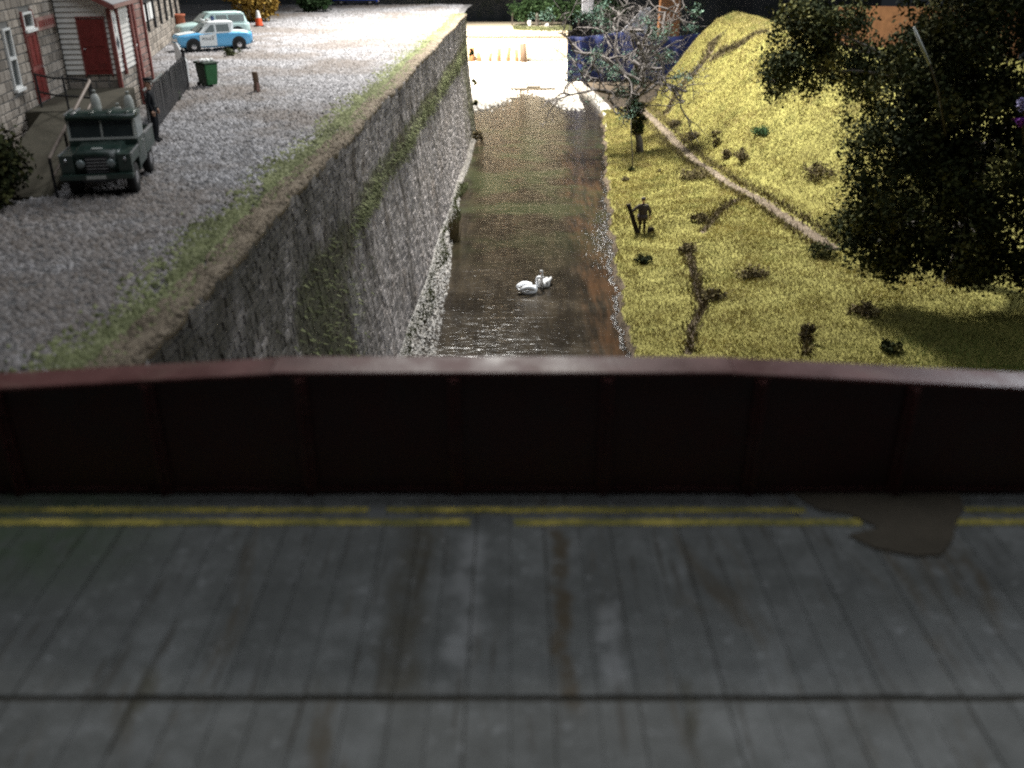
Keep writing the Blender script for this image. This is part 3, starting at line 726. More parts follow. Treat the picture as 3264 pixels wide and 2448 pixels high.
# name board with worn dark lettering
q = MB(); q.bbox(.03, .09, 2.35, 4.45, 3.22, 3.62); sb = q.build('name_board', MT['pinkstone'], house, bevel=.01)
for k in range(7):
    q = MB(); y0 = 2.6 + k * .25; q.bbox(.092, .098, y0, y0 + random.uniform(.12, .18), 3.32, 3.52); q.build('worn_letter', MT['red'], sb)
# porch
PF, PX = 4.8, 1.77
m = MB(); m.bbox(.0, PX - .04, PF + .04, 8.0, .0, 1.5); pb = m.build('porch_base', MT['mortar'], house)
stone_panel(pb, 'x', .0, PX - .03, 0, 1.5, PF + .04, [], MT['house_stone'])
stone_panel(pb, 'y', PF + .04, 8.0, 0, 1.5, PX - .04, [], MT['house_stone'])
m = MB(); m.bbox(.05, PX - .06, PF + .06, 8.0, 1.5, 4.35); pw = m.build('porch_wall', MT['white'], house)
z = 1.56
while z < 4.3:
    spans = [(.02, .66), (1.62, PX)] if z < 3.42 else [(.02, PX)]
    for (a_, b_) in spans:
        q = MB(); q.add([(a_, PF + .06, z), (b_, PF + .06, z), (b_, PF + .06, z + .172), (a_, PF + .06, z + .172), (a_, PF - .005, z), (b_, PF - .005, z), (b_, PF + .035, z + .165), (a_, PF + .035, z + .165)],
                        [(0, 1, 2, 3), (4, 5, 6, 7), (0, 4, 7, 3), (1, 5, 6, 2), (0, 1, 5, 4), (3, 2, 6, 7)]); q.build('board', MT['white'], pw)
    q = MB(); q.add([(PX - .06, PF + .06, z), (PX - .06, 7.98, z), (PX - .06, 7.98, z + .172), (PX - .06, PF + .06, z + .172), (PX + .005, PF + .06, z), (PX + .005, 7.98, z), (PX - .035, 7.98, z + .165), (PX - .035, PF + .06, z + .165)],
                    [(0, 1, 2, 3), (4, 5, 6, 7), (0, 4, 7, 3), (1, 5, 6, 2), (0, 1, 5, 4), (3, 2, 6, 7)]); q.build('board', MT['white'], pw)
    z += .175
m = MB(); m.bbox(.70, 1.58, PF - .02, PF + .05, 1.55, 3.40); dr = m.build('porch_door', MT['red'], house)
for (a_, b_) in ((.78, 1.10), (1.18, 1.50)):
    for (c_, d_) in ((1.68, 2.35), (2.5, 3.28)):
        q = MB(); q.bbox(a_, b_, PF - .035, PF - .02, c_, d_); q.build('door_panel', MT['red'], dr, bevel=.006)
q = MB(); q.lathe([(0.004, -.07), (.03, -.06), (.035, -.03), (0.02, 0)], (.80, PF - .02, 2.42), 8, 'y'); q.build('door_knob', MT['chrome'], dr, True)
q = MB(); q.bbox(.66, .70, PF - .04, PF + .05, 1.5, 3.45); q.bbox(1.58, 1.62, PF - .04, PF + .05, 1.5, 3.45); q.bbox(.66, 1.62, PF - .04, PF + .05, 3.452, 3.50); q.build('door_frame', MT['redtrim'], house)
q = MB(); q.bbox(PX - .04, PX + .10, PF - .06, PF + .10, 0, 3.75); q.build('corner_post', MT['redtrim'], house, bevel=.015)
q = MB(); q.bbox(PX - .02, PX + .08, 5.9, 6.05, 1.4, 4.2); q.build('corner_post', MT['redtrim'], house, bevel=.015)
q = MB(); q.bbox(PX - .02, PX + .08, 7.9, 8.12, 0, 4.4); q.build('corner_post', MT['redtrim'], house, bevel=.015)
# notice with a dark diamond on the porch side
q = MB(); q.bbox(PX + .01, PX + .035, 5.05, 5.75, 2.2, 3.5); nt = q.build('notice', MT['white2'], house)
q = MB(); q.prism([(PX + .036, 5.40, 2.30), (PX + .036, 5.62, 2.55), (PX + .036, 5.40, 2.80), (PX + .036, 5.18, 2.55)], (.008, 0, 0)); q.build('diamond_mark', MT['ink'], nt)
q = MB(); q.bbox(PX + .036, PX + .042, 5.30, 5.36, 2.92, 3.14); q.bbox(PX + .036, PX + .042, 5.30, 5.36, 3.2, 3.42); q.build('text_line', MT['ink'], nt)
# porch roof: two slopes with a red eave board
q = MB(); q.add([(-.2, PF - .25, 5.0), (PX + .28, PF - .25, 3.80), (PX + .28, 8.2, 3.80), (-.2, 8.2, 5.0), (-.2, PF - .25, 5.1), (PX + .28, PF - .25, 3.90), (PX + .28, 8.2, 3.90), (-.2, 8.2, 5.1)],
                [(0, 1, 2, 3), (4, 5, 6, 7), (0, 1, 5, 4), (1, 2, 6, 5), (2, 3, 7, 6), (3, 0, 4, 7)]); rf = q.build('porch_roof', MT['slate'], house)
q = MB(); q.beam((-.2, PF - .28, 4.98), (PX + .30, PF - .28, 3.77), .05, .16); q.build('barge_board', MT['redtrim'], rf)
q = MB(); q.beam((PX + .30, PF - .25, 3.82), (PX + .30, 8.2, 3.82), .05, .12); q.build('gutter', MT['pinkstone'], rf)
# farther wing with red trims and a tall pale window
m = MB(); m.bbox(0, 1.33, 8.15, 12.5, 0, 4.6); wg = m.build('rear_wing', MT['mortar'], house)
stone_panel(wg, 'y', 8.15, 12.5, 0, 4.4, 1.33, [(9.0, 9.9, 2.0, 4.0)], MT['pinkstone'], hmin=.22, hmax=.34)
window(house, 9.05, 9.85, 2.1, 3.95, 1.36, 2)
for yy in (8.25, 10.6, 12.4):
    q = MB(); q.bbox(1.34, 1.42, yy - .1, yy + .1, 0, 4.5); q.build('trim_post', MT['redtrim'], house, bevel=.012)
# landing, steps and railings
q = MB(); q.bbox(.02, 2.25, -.3, 4.76, 0, 1.08); q.build('landing', MT['step'], house, bevel=.02)
q = MB(); rings = []
for k in range(12):
    t = k / 11; rings.append([(.5 + .15 * t, -.302 - 6.7 * t, -.2), (2.16 + .30 * t, -.302 - 6.7 * t, -.2), (2.16 + .30 * t, -.302 - 6.7 * t, 1.06 - 1.04 * t + random.uniform(-.01, .01)), (.5 + .15 * t, -.302 - 6.7 * t, 1.06 - 1.04 * t)])
q.loft(rings); q.build('ramp', MT['step'], house, bevel=.01)
rail = empty('ramp_railing', (0, 0, 0)); rail.parent = house
hr = [(2.22, -.72, 2.05), (2.30, -1.0, 2.05), (2.60, -7.0, .98)]
q = MB(); q.tube(hr, .045, 8); q.build('handrail', MT['railgrey'], rail, True)
q = MB(); q.tube([(2.24, -.72, 1.55), (2.32, -1.0, 1.55), (2.60, -7.0, .5)], .032, 6); q.build('mid_rail', MT['railgrey'], rail, True)
for t in (0.05, .35, .68, 1.0):
    p = (2.29 + .31 * t, -.9 - 6.1 * t); q = MB(); q.tube([(p[0], p[1], -.05), (p[0], p[1], 2.03 - 1.06 * t)], .04, 6); q.build('post', MT['black'], rail)
for zz in (2.05, 1.52):
    q = MB(); q.tube([(.25, .55, zz + .06), (.9, .2, zz - .03), (1.6, -.3, zz + .0), (2.2, -.70, zz)], .036, 6); q.build('landing_rail', MT['black'], rail, True)
for p in ((.28, .55), (1.25, 0.0), (2.22, -.66)):
    q = MB(); q.tube([(p[0], p[1], 1.0), (p[0], p[1], 2.1)], .036, 6); q.build('post', MT['black'], rail)

# ------------------------------------------------------------------ boundary wall beyond the house
bw = empty('boundary_wall', (-20.4, 56, 0), math.atan2(5.0, 24.0) ); tag(bw, 'buff stone boundary wall with black iron uprights behind the police car', 'wall')
m = MB(); m.bbox(-.6, -.02, -9, 13.5, -.2, 3.2); bc = m.build('wall', MT['mortar'], bw)
stone_panel(bc, 'y', -9, 13.5, 0, 3.1, 0, [], MT['house_stone'], hmin=.26, hmax=.36, lmin=.35, lmax=.75, joined=(jj := MB()), lim=290)
if jj.v: tag(jj.build('stone_field', MT['house_stone'], bc), kind='stuff')
for k in range(6):
    yy = -2 + k * 2.6; q = MB(); q.tube([(.1, yy, 1.35), (.1, yy, 3.6)], .08, 6); q.build('upright', MT['black'], bw)
q = MB(); q.tube([(.12, -4, 2.9), (.12, 12, 2.9)], .06, 6); q.build('top_rail', MT['black'], bw)
for k in range(4):
    q = MB(); q.bbox(.05, .08, -4.6 + k * 1.3, -3.6 + k * 1.3, 1.9, 2.75); q.build('pale_panel', MT['white2'], bw)

# ------------------------------------------------------------------ picket fence
fence = empty('picket_fence', (-12.2, 31.8, 0)); tag(fence, 'black close-set iron picket fence running from the policeman to the green bin', 'fence')
fd = Vector((-2.15, 10.7, 0)); L = fd.length; fd.normalize(); az = math.atan2(fd.y, fd.x)
proto = MB(); proto.hexa([(-.06, -.025, 0), (.06, -.025, 0), (.06, .025, 0), (-.06, .025, 0), (-.06, -.025, 1.28), (.06, -.025, 1.28), (.06, .025, 1.28), (-.06, .025, 1.28)])
proto.add([(-.06, -.025, 1.28), (.06, -.025, 1.28), (.06, .025, 1.28), (-.06, .025, 1.28), (0, 0, 1.42)], [(0, 1, 4), (1, 2, 4), (2, 3, 4), (3, 0, 4)])
pk = proto.build('picket', MT['black'], fence); n = int(L / .145)
tipm = MB(); tipm.lathe([(.006, -.03), (.045, 0), (.045, .04), (.006, .07)], (0, 0, 0), 8)
tip0 = None
for k in range(n):
    o = pk if k == 0 else pk.copy()
    if k: col.objects.link(o); o.parent = fence
    q = fd * (k * .145); o.location = (q.x, q.y, random.uniform(-.02, .02)); o.rotation_euler = (random.uniform(-.02, .02), 0, az)
    if k % 2 == 0 and k < 30:
        if tip0 is None: tip0 = tipm.build('pale_tip', MT['pale'], fence, True); t_ = tip0
        else: t_ = tip0.copy(); col.objects.link(t_); t_.parent = fence
        t_.location = (q.x, q.y, 1.42)
for zz in (.25, 1.1):
    q = MB(); q.beam((-0.05, 0, zz), tuple(fd * L + Vector((-0.05, 0, zz))), .04, .05); q.build('rail', MT['black'], fence)
q = MB(); q.lathe([(.07, 0), (.07, 1.5), (.1, 1.52), (.1, 1.58), (.02, 1.66)], tuple(fd * (L + .1)), 8); q.build('end_post', MT['black'], fence)
# white painted gate leaf leaning behind the fence
q = MB(); q.prism([(-15.4, 44.5, 0), (-14.9, 44.4, 0), (-14.9, 44.4, .9), (-15.25, 44.45, 1.7), (-15.4, 44.5, 1.65)], (.05, .12, 0)); o = q.build('gate_leaf', MT['white2'], bevel=.02)
tag(o, 'white painted gate leaf standing between the house and the black picket fence', 'gate')

# ------------------------------------------------------------------ vehicles
def rr(x, hw, z0, z1, rc=.12, n=3):
    """rounded-rectangle ring in the y-z plane at station x"""
    pts = []
    for cy, cz, a0 in ((hw - rc, z0 + rc * .6, -90), (hw - rc, z1 - rc, 0), (-hw + rc, z1 - rc, 90), (-hw + rc, z0 + rc * .6, 180)):
        for k in range(n + 1):
            a = R(a0 + 90 * k / n); pts.append((x, cy + rc * math.cos(a), cz + rc * (.6 if cz < (z0 + z1) / 2 and False else 1) * math.sin(a)))
    return pts
def wheel(parent, x, y, r, wdt, side):
    e = MB(); e.lathe([(r * .55, -wdt / 2), (r * .92, -wdt / 2), (r, -wdt * .3), (r, wdt * .3), (r * .92, wdt / 2), (r * .55, wdt / 2)], (0, 0, 0), 20, 'y')
    wl = e.build('wheel', MT['tyre'], parent, True); wl.location = (x, y, r)
    h = MB(); s_ = side; h.lathe([(r * .56, s_ * wdt * .30), (r * .56, s_ * wdt * .46), (r * .42, s_ * wdt * .50), (r * .22, s_ * wdt * .60), (.01, s_ * wdt * .62)], (0, 0, 0), 16, 'y'); h.build('hub_cap', MT['chrome'], wl, True)
    return wl
def text_mesh(name, body, size, m, parent, loc, rot):
    cu = bpy.data.curves.new(name, 'FONT'); cu.body = body; cu.size = size; cu.extrude = .004; cu.align_x = 'CENTER'; cu.align_y = 'CENTER'
    o = bpy.data.objects.new(name, cu); col.objects.link(o); bpy.context.view_layer.update()
    me = bpy.data.meshes.new_from_object(o.evaluated_get(bpy.context.evaluated_depsgraph_get())); bpy.data.objects.remove(o)
    me.materials.clear(); me.materials.append(m)
    o = link(name, me, parent); o.location = loc; o.rotation_euler = rot; return o

def saloon(name, loc, rz, scale, body, roofm, label, police):
    c = empty(name, loc, rz, scale); tag(c, label, 'car')
    # lower body: +x front
    st = [(-1.93, .60, .50, .84), (-1.88, .68, .36, .88), (-1.55, .74, .30, .92), (-1.0, .745, .27, .93), (-.3, .745, .26, .93), (.3, .745, .26, .93), (.85, .745, .27, .93), (1.35, .73, .29, .89), (1.78, .69, .33, .82), (1.93, .60, .42, .74)]
    m = MB(); m.loft([rr(x, hw, z0, z1, .14) for x, hw, z0, z1 in st]); bo = m.build('body', MT[body], c, True)
    # cabin, notched with reverse-raked rear glass on the police car, long roof on the other
    rear = -1.02 if police else -1.72
    rearb = -.92 if police else -1.80
    def ring(z, k):
        hw = .70 - .13 * k; xf = .92 - .62 * k; xr = rearb + (rear - rearb) * k if police else rearb + .16 * k
        return [(xf, -hw * .9, z), (xf + .05 * (1 - k), 0, z + (.02 if k > .9 else 0)), (xf, hw * .9, z), (xf - .12, hw, z), ((xf + xr) / 2, hw + .015, z), (xr + .12, hw, z), (xr, hw * .92, z), (xr, 0, z + (.02 if k > .9 else 0)), (xr, -hw * .92, z), (xr + .12, -hw, z), ((xf + xr) / 2, -hw - .015, z), (xf - .12, -hw, z)]
    m = MB(); m.loft([ring(.86, 0), ring(1.0, .28), ring(1.20, .68), ring(1.36, .93)]); m.build('cabin', MT[roofm] if police else MT[body], c)
    m = MB(); r0 = ring(1.362, .95); r1 = [(p[0] * .93 - .0, p[1] * .88, 1.425) for p in r0]; r2 = [(p[0] * .7, p[1] * .6, 1.445) for p in r0]
    m.loft([r0, r1, r2]); m.build('roof', MT[roofm], c, True)
    for s_ in (1, -1):
        def side_quad(nm, xa, xb, za, zb, mat, out=.012, par=c):
            def y(z): k = (z - .86) / .54; return s_ * (.70 - .13 * k + .018 + out)
            def sl(x, z): k = (z - .86) / .54; return x - (.62 * k if x > .5 else 0)
            p = [(sl(xa, za), y(za), za), (sl(xb, za), y(za), za), (sl(xb, zb), y(zb), zb), (sl(xa, zb), y(zb), zb)]
            q = MB(); q.prism(p, (0, -s_ * .02, 0)); return q.build(nm, mat, par)
        side_quad('side_window', .03, .66 if police else .70, .96, 1.30, MT['carglass'])
        side_quad('side_window', -.72 if police else -.66, -.09, .96, 1.30, MT['carglass'])
        if not police: side_quad('side_window', -1.62, -.76, .96, 1.30, MT['carglass'])
        # door panel
        q = MB(); q.prism([(-.02, s_ * .748, .29), (.86, s_ * .748, .29), (.84, s_ * .748, .84), (-.02, s_ * .748, .88)], (0, s_ * .014, 0)); d_ = q.build('door', MT['carwhite'] if police else MT[body], c, bevel=.008)
        q = MB(); q.bbox(.06, .20, min(s_ * .764, s_ * .79), max(s_ * .764, s_ * .79), .76, .79); q.build('door_handle', MT['chrome'], d_)
        if police: text_mesh('police_lettering', 'POLICE', .185, MT['ink'], d_, (.42, s_ * .768, .64), (R(90), 0, 0 if s_ < 0 else math.pi))
        for x in (1.18, -1.15):
            q = MB(); q.lathe([(.01, s_ * .60), (.37, s_ * .60), (.37, s_ * .752), (.30, s_ * .753), (.01, s_ * .753)], (x, 0, .34), 20, 'y'); q.build('wheel_arch', MT['black'], c)
            wheel(c, x, s_ * .70, .295, .17, s_)
        q = MB(); q.lathe([(.115, 1.86), (.115, 1.93), (.08, 1.965), (.01, 1.975)], (0, s_ * .47, .62), 14, 'x'); q.build('headlight', MT['chrome'], c, True)
        q = MB(); q.bbox(-1.97, -1.90, s_ * .5 - .06, s_ * .5 + .06, .60, .78); q.build('tail_light', MT['orange'], c, bevel=.02)
    # glass front and rear
    q = MB(); q.add([(.925, -.57, .97), (.925, .57, .97), (.50, .50, 1.33), (.50, -.50, 1.33)], [(0, 1, 2, 3)]); q.add([(.90, -.57, .95), (.90, .57, .95), (.47, .50, 1.33), (.47, -.50, 1.33)], [(3, 2, 1, 0)]); o = q.build('windscreen', MT['carglass'], c); o.location = (-.06, 0, .02)
    xa, xb = (rearb - .012, rear - .005) if police else (rearb - .01, rearb + .13)
    q = MB(); q.hexa([(xa, -.55, .95), (xa + .03, -.55, .95), (xa + .03, .55, .95), (xa, .55, .95), (xb, -.5, 1.32), (xb + .03, -.5, 1.32), (xb + .03, .5, 1.32), (xb, .5, 1.32)]); q.build('rear_window', MT['carglass'], c)
    for xx, nm in ((1.97, 'front_bumper'), (-1.97, 'rear_bumper')):
        q = MB(); q.tube([(xx - .12 * (1 if xx > 0 else -1), -.74, .40), (xx, -.6, .40), (xx, .6, .40), (xx - .12 * (1 if xx > 0 else -1), .74, .40)], .055, 8); q.build(nm, MT['chrome'], c, True)
    q = MB(); q.bbox(1.90, 1.945, -.33, .33, .50, .66); q.build('grille', MT['chrome'], c, bevel=.02)
    if police:
        q = MB(); q.bbox(-.62, .95, -.5, .5, .925, .93)
        q = MB(); q.prism([(.93, -.55, .948), (1.80, -.46, .845), (1.80, .46, .845), (.93, .55, .948)], (0, 0, .008)); q.build('bonnet', MT['carwhite'], c)
        q = MB(); q.prism([(-1.80, -.52, .902), (-1.02, -.6, .935), (-1.02, .6, .935), (-1.80, .52, .902)], (0, 0, .008)); q.build('boot_lid', MT['carwhite'], c)
        q = MB(); q.box((.12, 0, 1.49), (.16, .52, .13), 0); sg = q.build('roof_sign', MT['carwhite'], c, bevel=.03)
        q = MB(); q.lathe([(.09, 0), (.09, .06), (.075, .17), (.03, .22), (.005, .225)], (-.12, 0, 1.45), 12); q.build('blue_lamp', MT['navy'], c, True)
        q = MB(); q.lathe([(.02, 0), (.03, .1), (.10, .22)], (.30, .14, 1.5), 10, 'x'); q.build('loud_hailer', MT['carwhite'], c, True)
    return c
hd = math.atan2(-1.45, -2.35)
saloon('police_car', (-17.75, 58.2, -.05), hd, 1.14, 'blue', 'carwhite', 'pale blue and white police car with POLICE on its white door', True)
saloon('estate_car', (-19.6, 64.6, -.05), hd + .02, 1.18, 'mint', 'mint', 'pale mint estate car parked just behind the police car', False)

def pickup(loc, rz, scale):
    c = empty('pickup_truck', loc, rz, scale); tag(c, 'dark green flat fronted pickup truck parked beside the house ramp', 'truck')
    G = MT['lrgreen']
    def bx(nm, x0, x1, y0, y1, z0, z1, mat=G, bev=.03, par=c):
        q = MB(); q.bbox(x0, x1, y0, y1, z0, z1); return q.build(nm, mat, par, bevel=bev)
    bx('chassis', -1.75, 1.62, -.38, .38, .38, .52, MT['black'], .01)
    q = MB(); q.loft([rr(.55, .52, .55, 1.16, .08), rr(1.1, .52, .55, 1.14, .09), rr(1.60, .50, .55, 1.09, .11)]); bn = q.build('bonnet', G, c, True)
    q = MB(); q.bbox(1.28, 1.44, -.12, .12, 1.112, 1.135); q.build('bonnet_badge', MT['pale'], bn, bevel=.01)
    for s_ in (1, -1):
        q = MB(); y0, y1 = sorted((s_ * .50, s_ * .80))
        q.bbox(.58, 1.70, y0, y1, .80, 1.04); q.bbox(1.56, 1.70, y0, y1, .52, .80); q.bbox(.52, .68, y0, y1, .45, .80); wg = q.build('wing', G, c)
        q = MB(); q.beam((.6, s_ * .80, 1.045), (1.70, s_ * .80, 1.045), .03, .03); q.build('wing_edge', MT['lredge'], wg)
        q = MB(); q.lathe([(.10, 1.70), (.10, 1.735), (.06, 1.75), (.01, 1.752)], (0, s_ * .34, .84), 12, 'x'); q.build('headlight', MT['carglass'], c, True)
        q = MB(); q.lathe([(.04, 1.70), (.04, 1.73), (.01, 1.74)], (0, s_ * .66, .93), 8, 'x'); q.build('side_lamp', MT['chrome'], c, True)
        y0, y1 = sorted((s_ * .765, s_ * .80)); d_ = bx('door', -.32, .52, y0, y1, .52, 1.16, G, .012)
        q = MB(); q.bbox(-.30, .46, y0, y1, 1.17, 1.64); q.build('side_window', MT['carglass'], d_)
        q = MB(); q.bbox(-.20, -.08, min(s_ * .80, s_ * .83), max(s_ * .80, s_ * .83), 1.0, 1.03); q.build('door_handle', MT['lredge'], d_)
        for x in (1.12, -1.05):
            wheel(c, x, s_ * .66, .37, .20, s_)
        y0, y1 = sorted((s_ * .76, s_ * .80)); t_ = bx('tub_side', -1.72, -.40, y0, y1, .62, 1.12, G, .01)
        q = MB(); q.beam((-1.72, s_ * .78, 1.135), (-.40, s_ * .78, 1.135), .07, .03); q.build('capping_rail', MT['lredge'], t_)
    bx('grille_panel', 1.52, 1.60, -.49, .49, .52, 1.05, G, .01); gp = bx('grille', 1.60, 1.625, -.26, .26, .58, .98, MT['black'], .0)
    for k in range(5):
        q = MB(); q.bbox(1.626, 1.636, -.24, .24, .62 + k * .075, .635 + k * .075); q.build('grille_bar', MT['lredge'], gp)
    bx('front_bumper', 1.78, 1.90, -.82, .82, .50, .62, MT['lrgreen'], .015)
    q = MB(); q.bbox(1.70, 1.79, -.40, -.28, .52, .6); q.bbox(1.70, 1.79, .28, .40, .52, .6); q.build('bumper_iron', MT['black'], c)
    bx('bulkhead', .50, .56, -.79, .79, .55, 1.18, G, .01)
    # screen frame with two panes, leaning slightly back
    sf = empty('windscreen', (.53, 0, 1.18)); sf.parent = c; sf.rotation_euler = (0, R(-7), 0)
    q = MB(); q.bbox(-.03, .03, -.78, .78, 0, .05); q.bbox(-.03, .03, -.78, .78, .45, .50); q.bbox(-.03, .03, -.78, -.73, .05, .45); q.bbox(-.03, .03, .73, .78, .05, .45); q.bbox(-.03, .03, -.02, .02, .05, .45)
    q.build('screen_frame', MT['pale'], sf)
    for a_, b_ in ((-.73, -.02), (.02, .73)):
        q = MB(); q.bbox(-.01, .005, a_, b_, .05, .45); q.build('pane', MT['glass'], sf)
    q = MB(); q.loft([rr(-.40, .80, 1.66, 1.77, .05), rr(.1, .81, 1.67, 1.80, .05), rr(.56, .79, 1.66, 1.76, .05)]); rf = q.build('roof', G, c, True)
    for k in range(4):
        yy = -.62 + k * .41; q = MB(); q.beam((-.38, yy, 1.80), (.52, yy, 1.795), .05, .03); q.build('roof_rib', MT['lredge'] if k < 1 else G, rf)  # first rib is pale metal, a painted highlight
    q = MB(); q.beam((.50, -.80, 1.775), (-.38, -.80, 1.785), .04, .03); q.build('roof_edge_highlight', MT['lredge'], rf)  # pale strip paints the highlight along the roof rim
    bx('cab_back', -.40, -.34, -.79, .79, .55, 1.66, MT['pale'], .01)
    bx('tub_floor', -1.72, -.40, -.76, .76, .60, .68, MT['black'], .0)
    bx('tailgate', -1.76, -1.72, -.80, .80, .60, 1.12, G, .01)
    q = MB(); q.bbox(1.908, 1.915, -.22, .22, .52, .60); q.build('number_plate', MT['pale'], c)
    return c
hd2 = math.atan2(-.98, .19)
trk = pickup((-10.85, 25.2, -.04), hd2, 1.07)
# two pale gas cylinders standing in the tub
fw = Vector((math.cos(hd2), math.sin(hd2), 0)); lf = Vector((-fw.y, fw.x, 0))
for k, (a_, b_, h_, lab) in enumerate(((-.72, .50, 1.45, 'tall pale grey gas cylinder in the pickup bed nearest the policeman'), (-.75, -.30, 1.50, 'pale grey gas cylinder standing in the pickup bed behind the cab roof'), (-.70, .22, 1.15, 'lower pale drum between the cylinders in the pickup bed'))):
    p = Vector((-10.85, 25.2, .70)) + fw * a_ * 1.07 + lf * b_ * 1.07
    e = empty('gas_cylinder', tuple(p)); tag(e, lab, 'cylinder', 'pale load in the pickup bed')
    q = MB(); q.lathe([(.10, 0), (.13, .02), (.13, h_ * .82), (.115, h_ * .92), (.07, h_ * .985), (.02, h_)], (0, 0, 0), 14); q.build('shell', MT['pale'], e, True)
    q = MB(); q.lathe([(.035, h_ - .01), (.035, h_ + .05), (.05, h_ + .055), (.05, h_ + .09), (.01, h_ + .1)], (0, 0, 0), 8); q.build('valve_cap', MT['pale'], e, True)

# blue van at the far end of the yard
v = empty('blue_van', (-15.3, 98.2, 0), R(182)); tag(v, 'bright blue van parked at the far top edge of the yard', 'van')
q = MB(); q.loft([rr(-2.2, .85, .42, 2.1, .15), rr(-2.1, .9, .38, 2.2, .18), rr(1.2, .9, .38, 2.2, .18), rr(1.6, .88, .38, 1.5, .15), rr(2.2, .82, .42, 1.2, .15)]); q.build('body', MT['vanblue'], v, True)
for s_ in (1, -1):
    for x in (1.4, -1.4): wheel(v, x, s_ * .78, .36, .2, s_)
    y0, y1 = sorted((s_ * .89, s_ * .91)); q = MB(); q.bbox(.35, 1.15, y0, y1, 1.35, 1.95); q.build('side_window', MT['carglass'], v)
    q = MB(); q.bbox(-2.0, 2.0, min(s_ * .86, s_ * .915), max(s_ * .86, s_ * .915), .36, .50); q.build('sill', MT['black'], v)
q = MB(); q.bbox(2.18, 2.28, -.8, .8, .42, .58); q.build('bumper', MT['black'], v, bevel=.02)

# ------------------------------------------------------------------ yard furniture
bn = empty('wheelie_bin', (-13.65, 43.3, -.03), R(50)); tag(bn, 'green wheeled bin with litter on its lid at the end of the picket fence', 'bin')
q = MB(); q.loft([[(-.27, -.32, .08), (.27, -.32, .08), (.27, .30, .08), (-.27, .30, .08)], [(-.34, -.40, .98), (.34, -.40, .98), (.34, .38, .98), (-.34, .38, .98)]]); q.build('body', MT['bingreen'], bn, bevel=.03)
q = MB(); q.hexa([(-.285, -.30, .12), (-.275, -.30, .12), (-.275, .28, .12), (-.285, .28, .12), (-.36, -.36, .95), (-.345, -.36, .95), (-.345, .34, .95), (-.36, .34, .95)]); q.build('shaded_side', MT['bindark'], bn)  # darker green sheet paints the shade on one side
q = MB(); q.loft([[(-.38, -.44, .98), (.38, -.44, .98), (.38, .44, .98), (-.38, .44, .98)], [(-.37, -.43, 1.04), (.37, -.43, 1.04), (.37, .44, 1.08), (-.37, .44, 1.08)]]); q.build('lid', MT['bindark'], bn, bevel=.015)
for s_ in (1, -1):
    q = MB(); q.lathe([(.02, -.03), (.10, -.03), (.10, .03), (.02, .03)], (s_ * .32, .30, .10), 12, 'x'); q.build('wheel', MT['tyre'], bn)
q = MB(); q.tube([(-.30, .50, 1.02), (.30, .50, 1.02)], .025, 6); q.build('handle', MT['bindark'], bn)
g_ = random.Random(4); 
for k in range(6):
    q = MB(); q.lathe([(.02, -.03), (.07, -.02), (.08, .02), (.05, .06), (.01, .07)], (0, 0, 0), 7); o = q.build('paper_scrap', MT['white2'], bn); o.scale = (1.5, 1.5, 1.3); o.location = (-.28 + k * .115, g_.uniform(-.1, .32), 1.09); o.rotation_euler = (g_.uniform(-.4, .4), g_.uniform(-.4, .4), g_.uniform(0, 3))

ps = empty('wooden_post', (-11.1, 41.75, -.05), 0, .85); tag(ps, 'short split brown wooden post standing alone on the gravel', 'post')
q = MB(); q.loft([[(.17 * math.cos(a) * k1 + ox, .15 * math.sin(a) * k1, zz) for a in np.linspace(0, 6.283, 9)[:-1]] for k1, zz, ox in ((1.05, 0, 0), (.92, .35, .02), (.85, .7, .0), (.9, .92, -.02), (.7, .98, -.02))]); q.build('shaft', MT['wood'], ps)
q = MB(); q.prism([(.05, -.165, .02), (.17, -.12, .02), (.15, -.12, .42), (.07, -.16, .50)], (0, -.02, 0)); q.build('split_face', MT['pinkstone'], ps)

cn = empty('traffic_cone', (-19.0, 74.2, -.03)); tag(cn, 'orange traffic cone with white top standing by the ochre bush', 'cone')
q = MB(); q.box((0, 0, .04), (.75, .75, .08), .3); q.build('base', MT['tyre'], cn, bevel=.02)
q = MB(); q.lathe([(.30, .08), (.20, .62)], (0, 0, 0), 14); q.build('lower_cone', MT['orange'], cn)
q = MB(); q.lathe([(.20, .622), (.10, 1.1), (.05, 1.12)], (0, 0, 0), 14); q.build('white_sleeve', MT['white2'], cn)
pt = MB(); pt.lathe([(.42, 0), (.46, .05), (.36, .7), (.34, 1.25), (.40, 1.3), (.40, 1.42), (.30, 1.42), (.28, 1.0), (.02, .98)], (-22.3, 66.4, -.03), 14); tag(pt.build('chimney_pot', MT['terra'], smooth=True), 'tapered terracotta chimney pot standing against the buff boundary wall', 'pot')

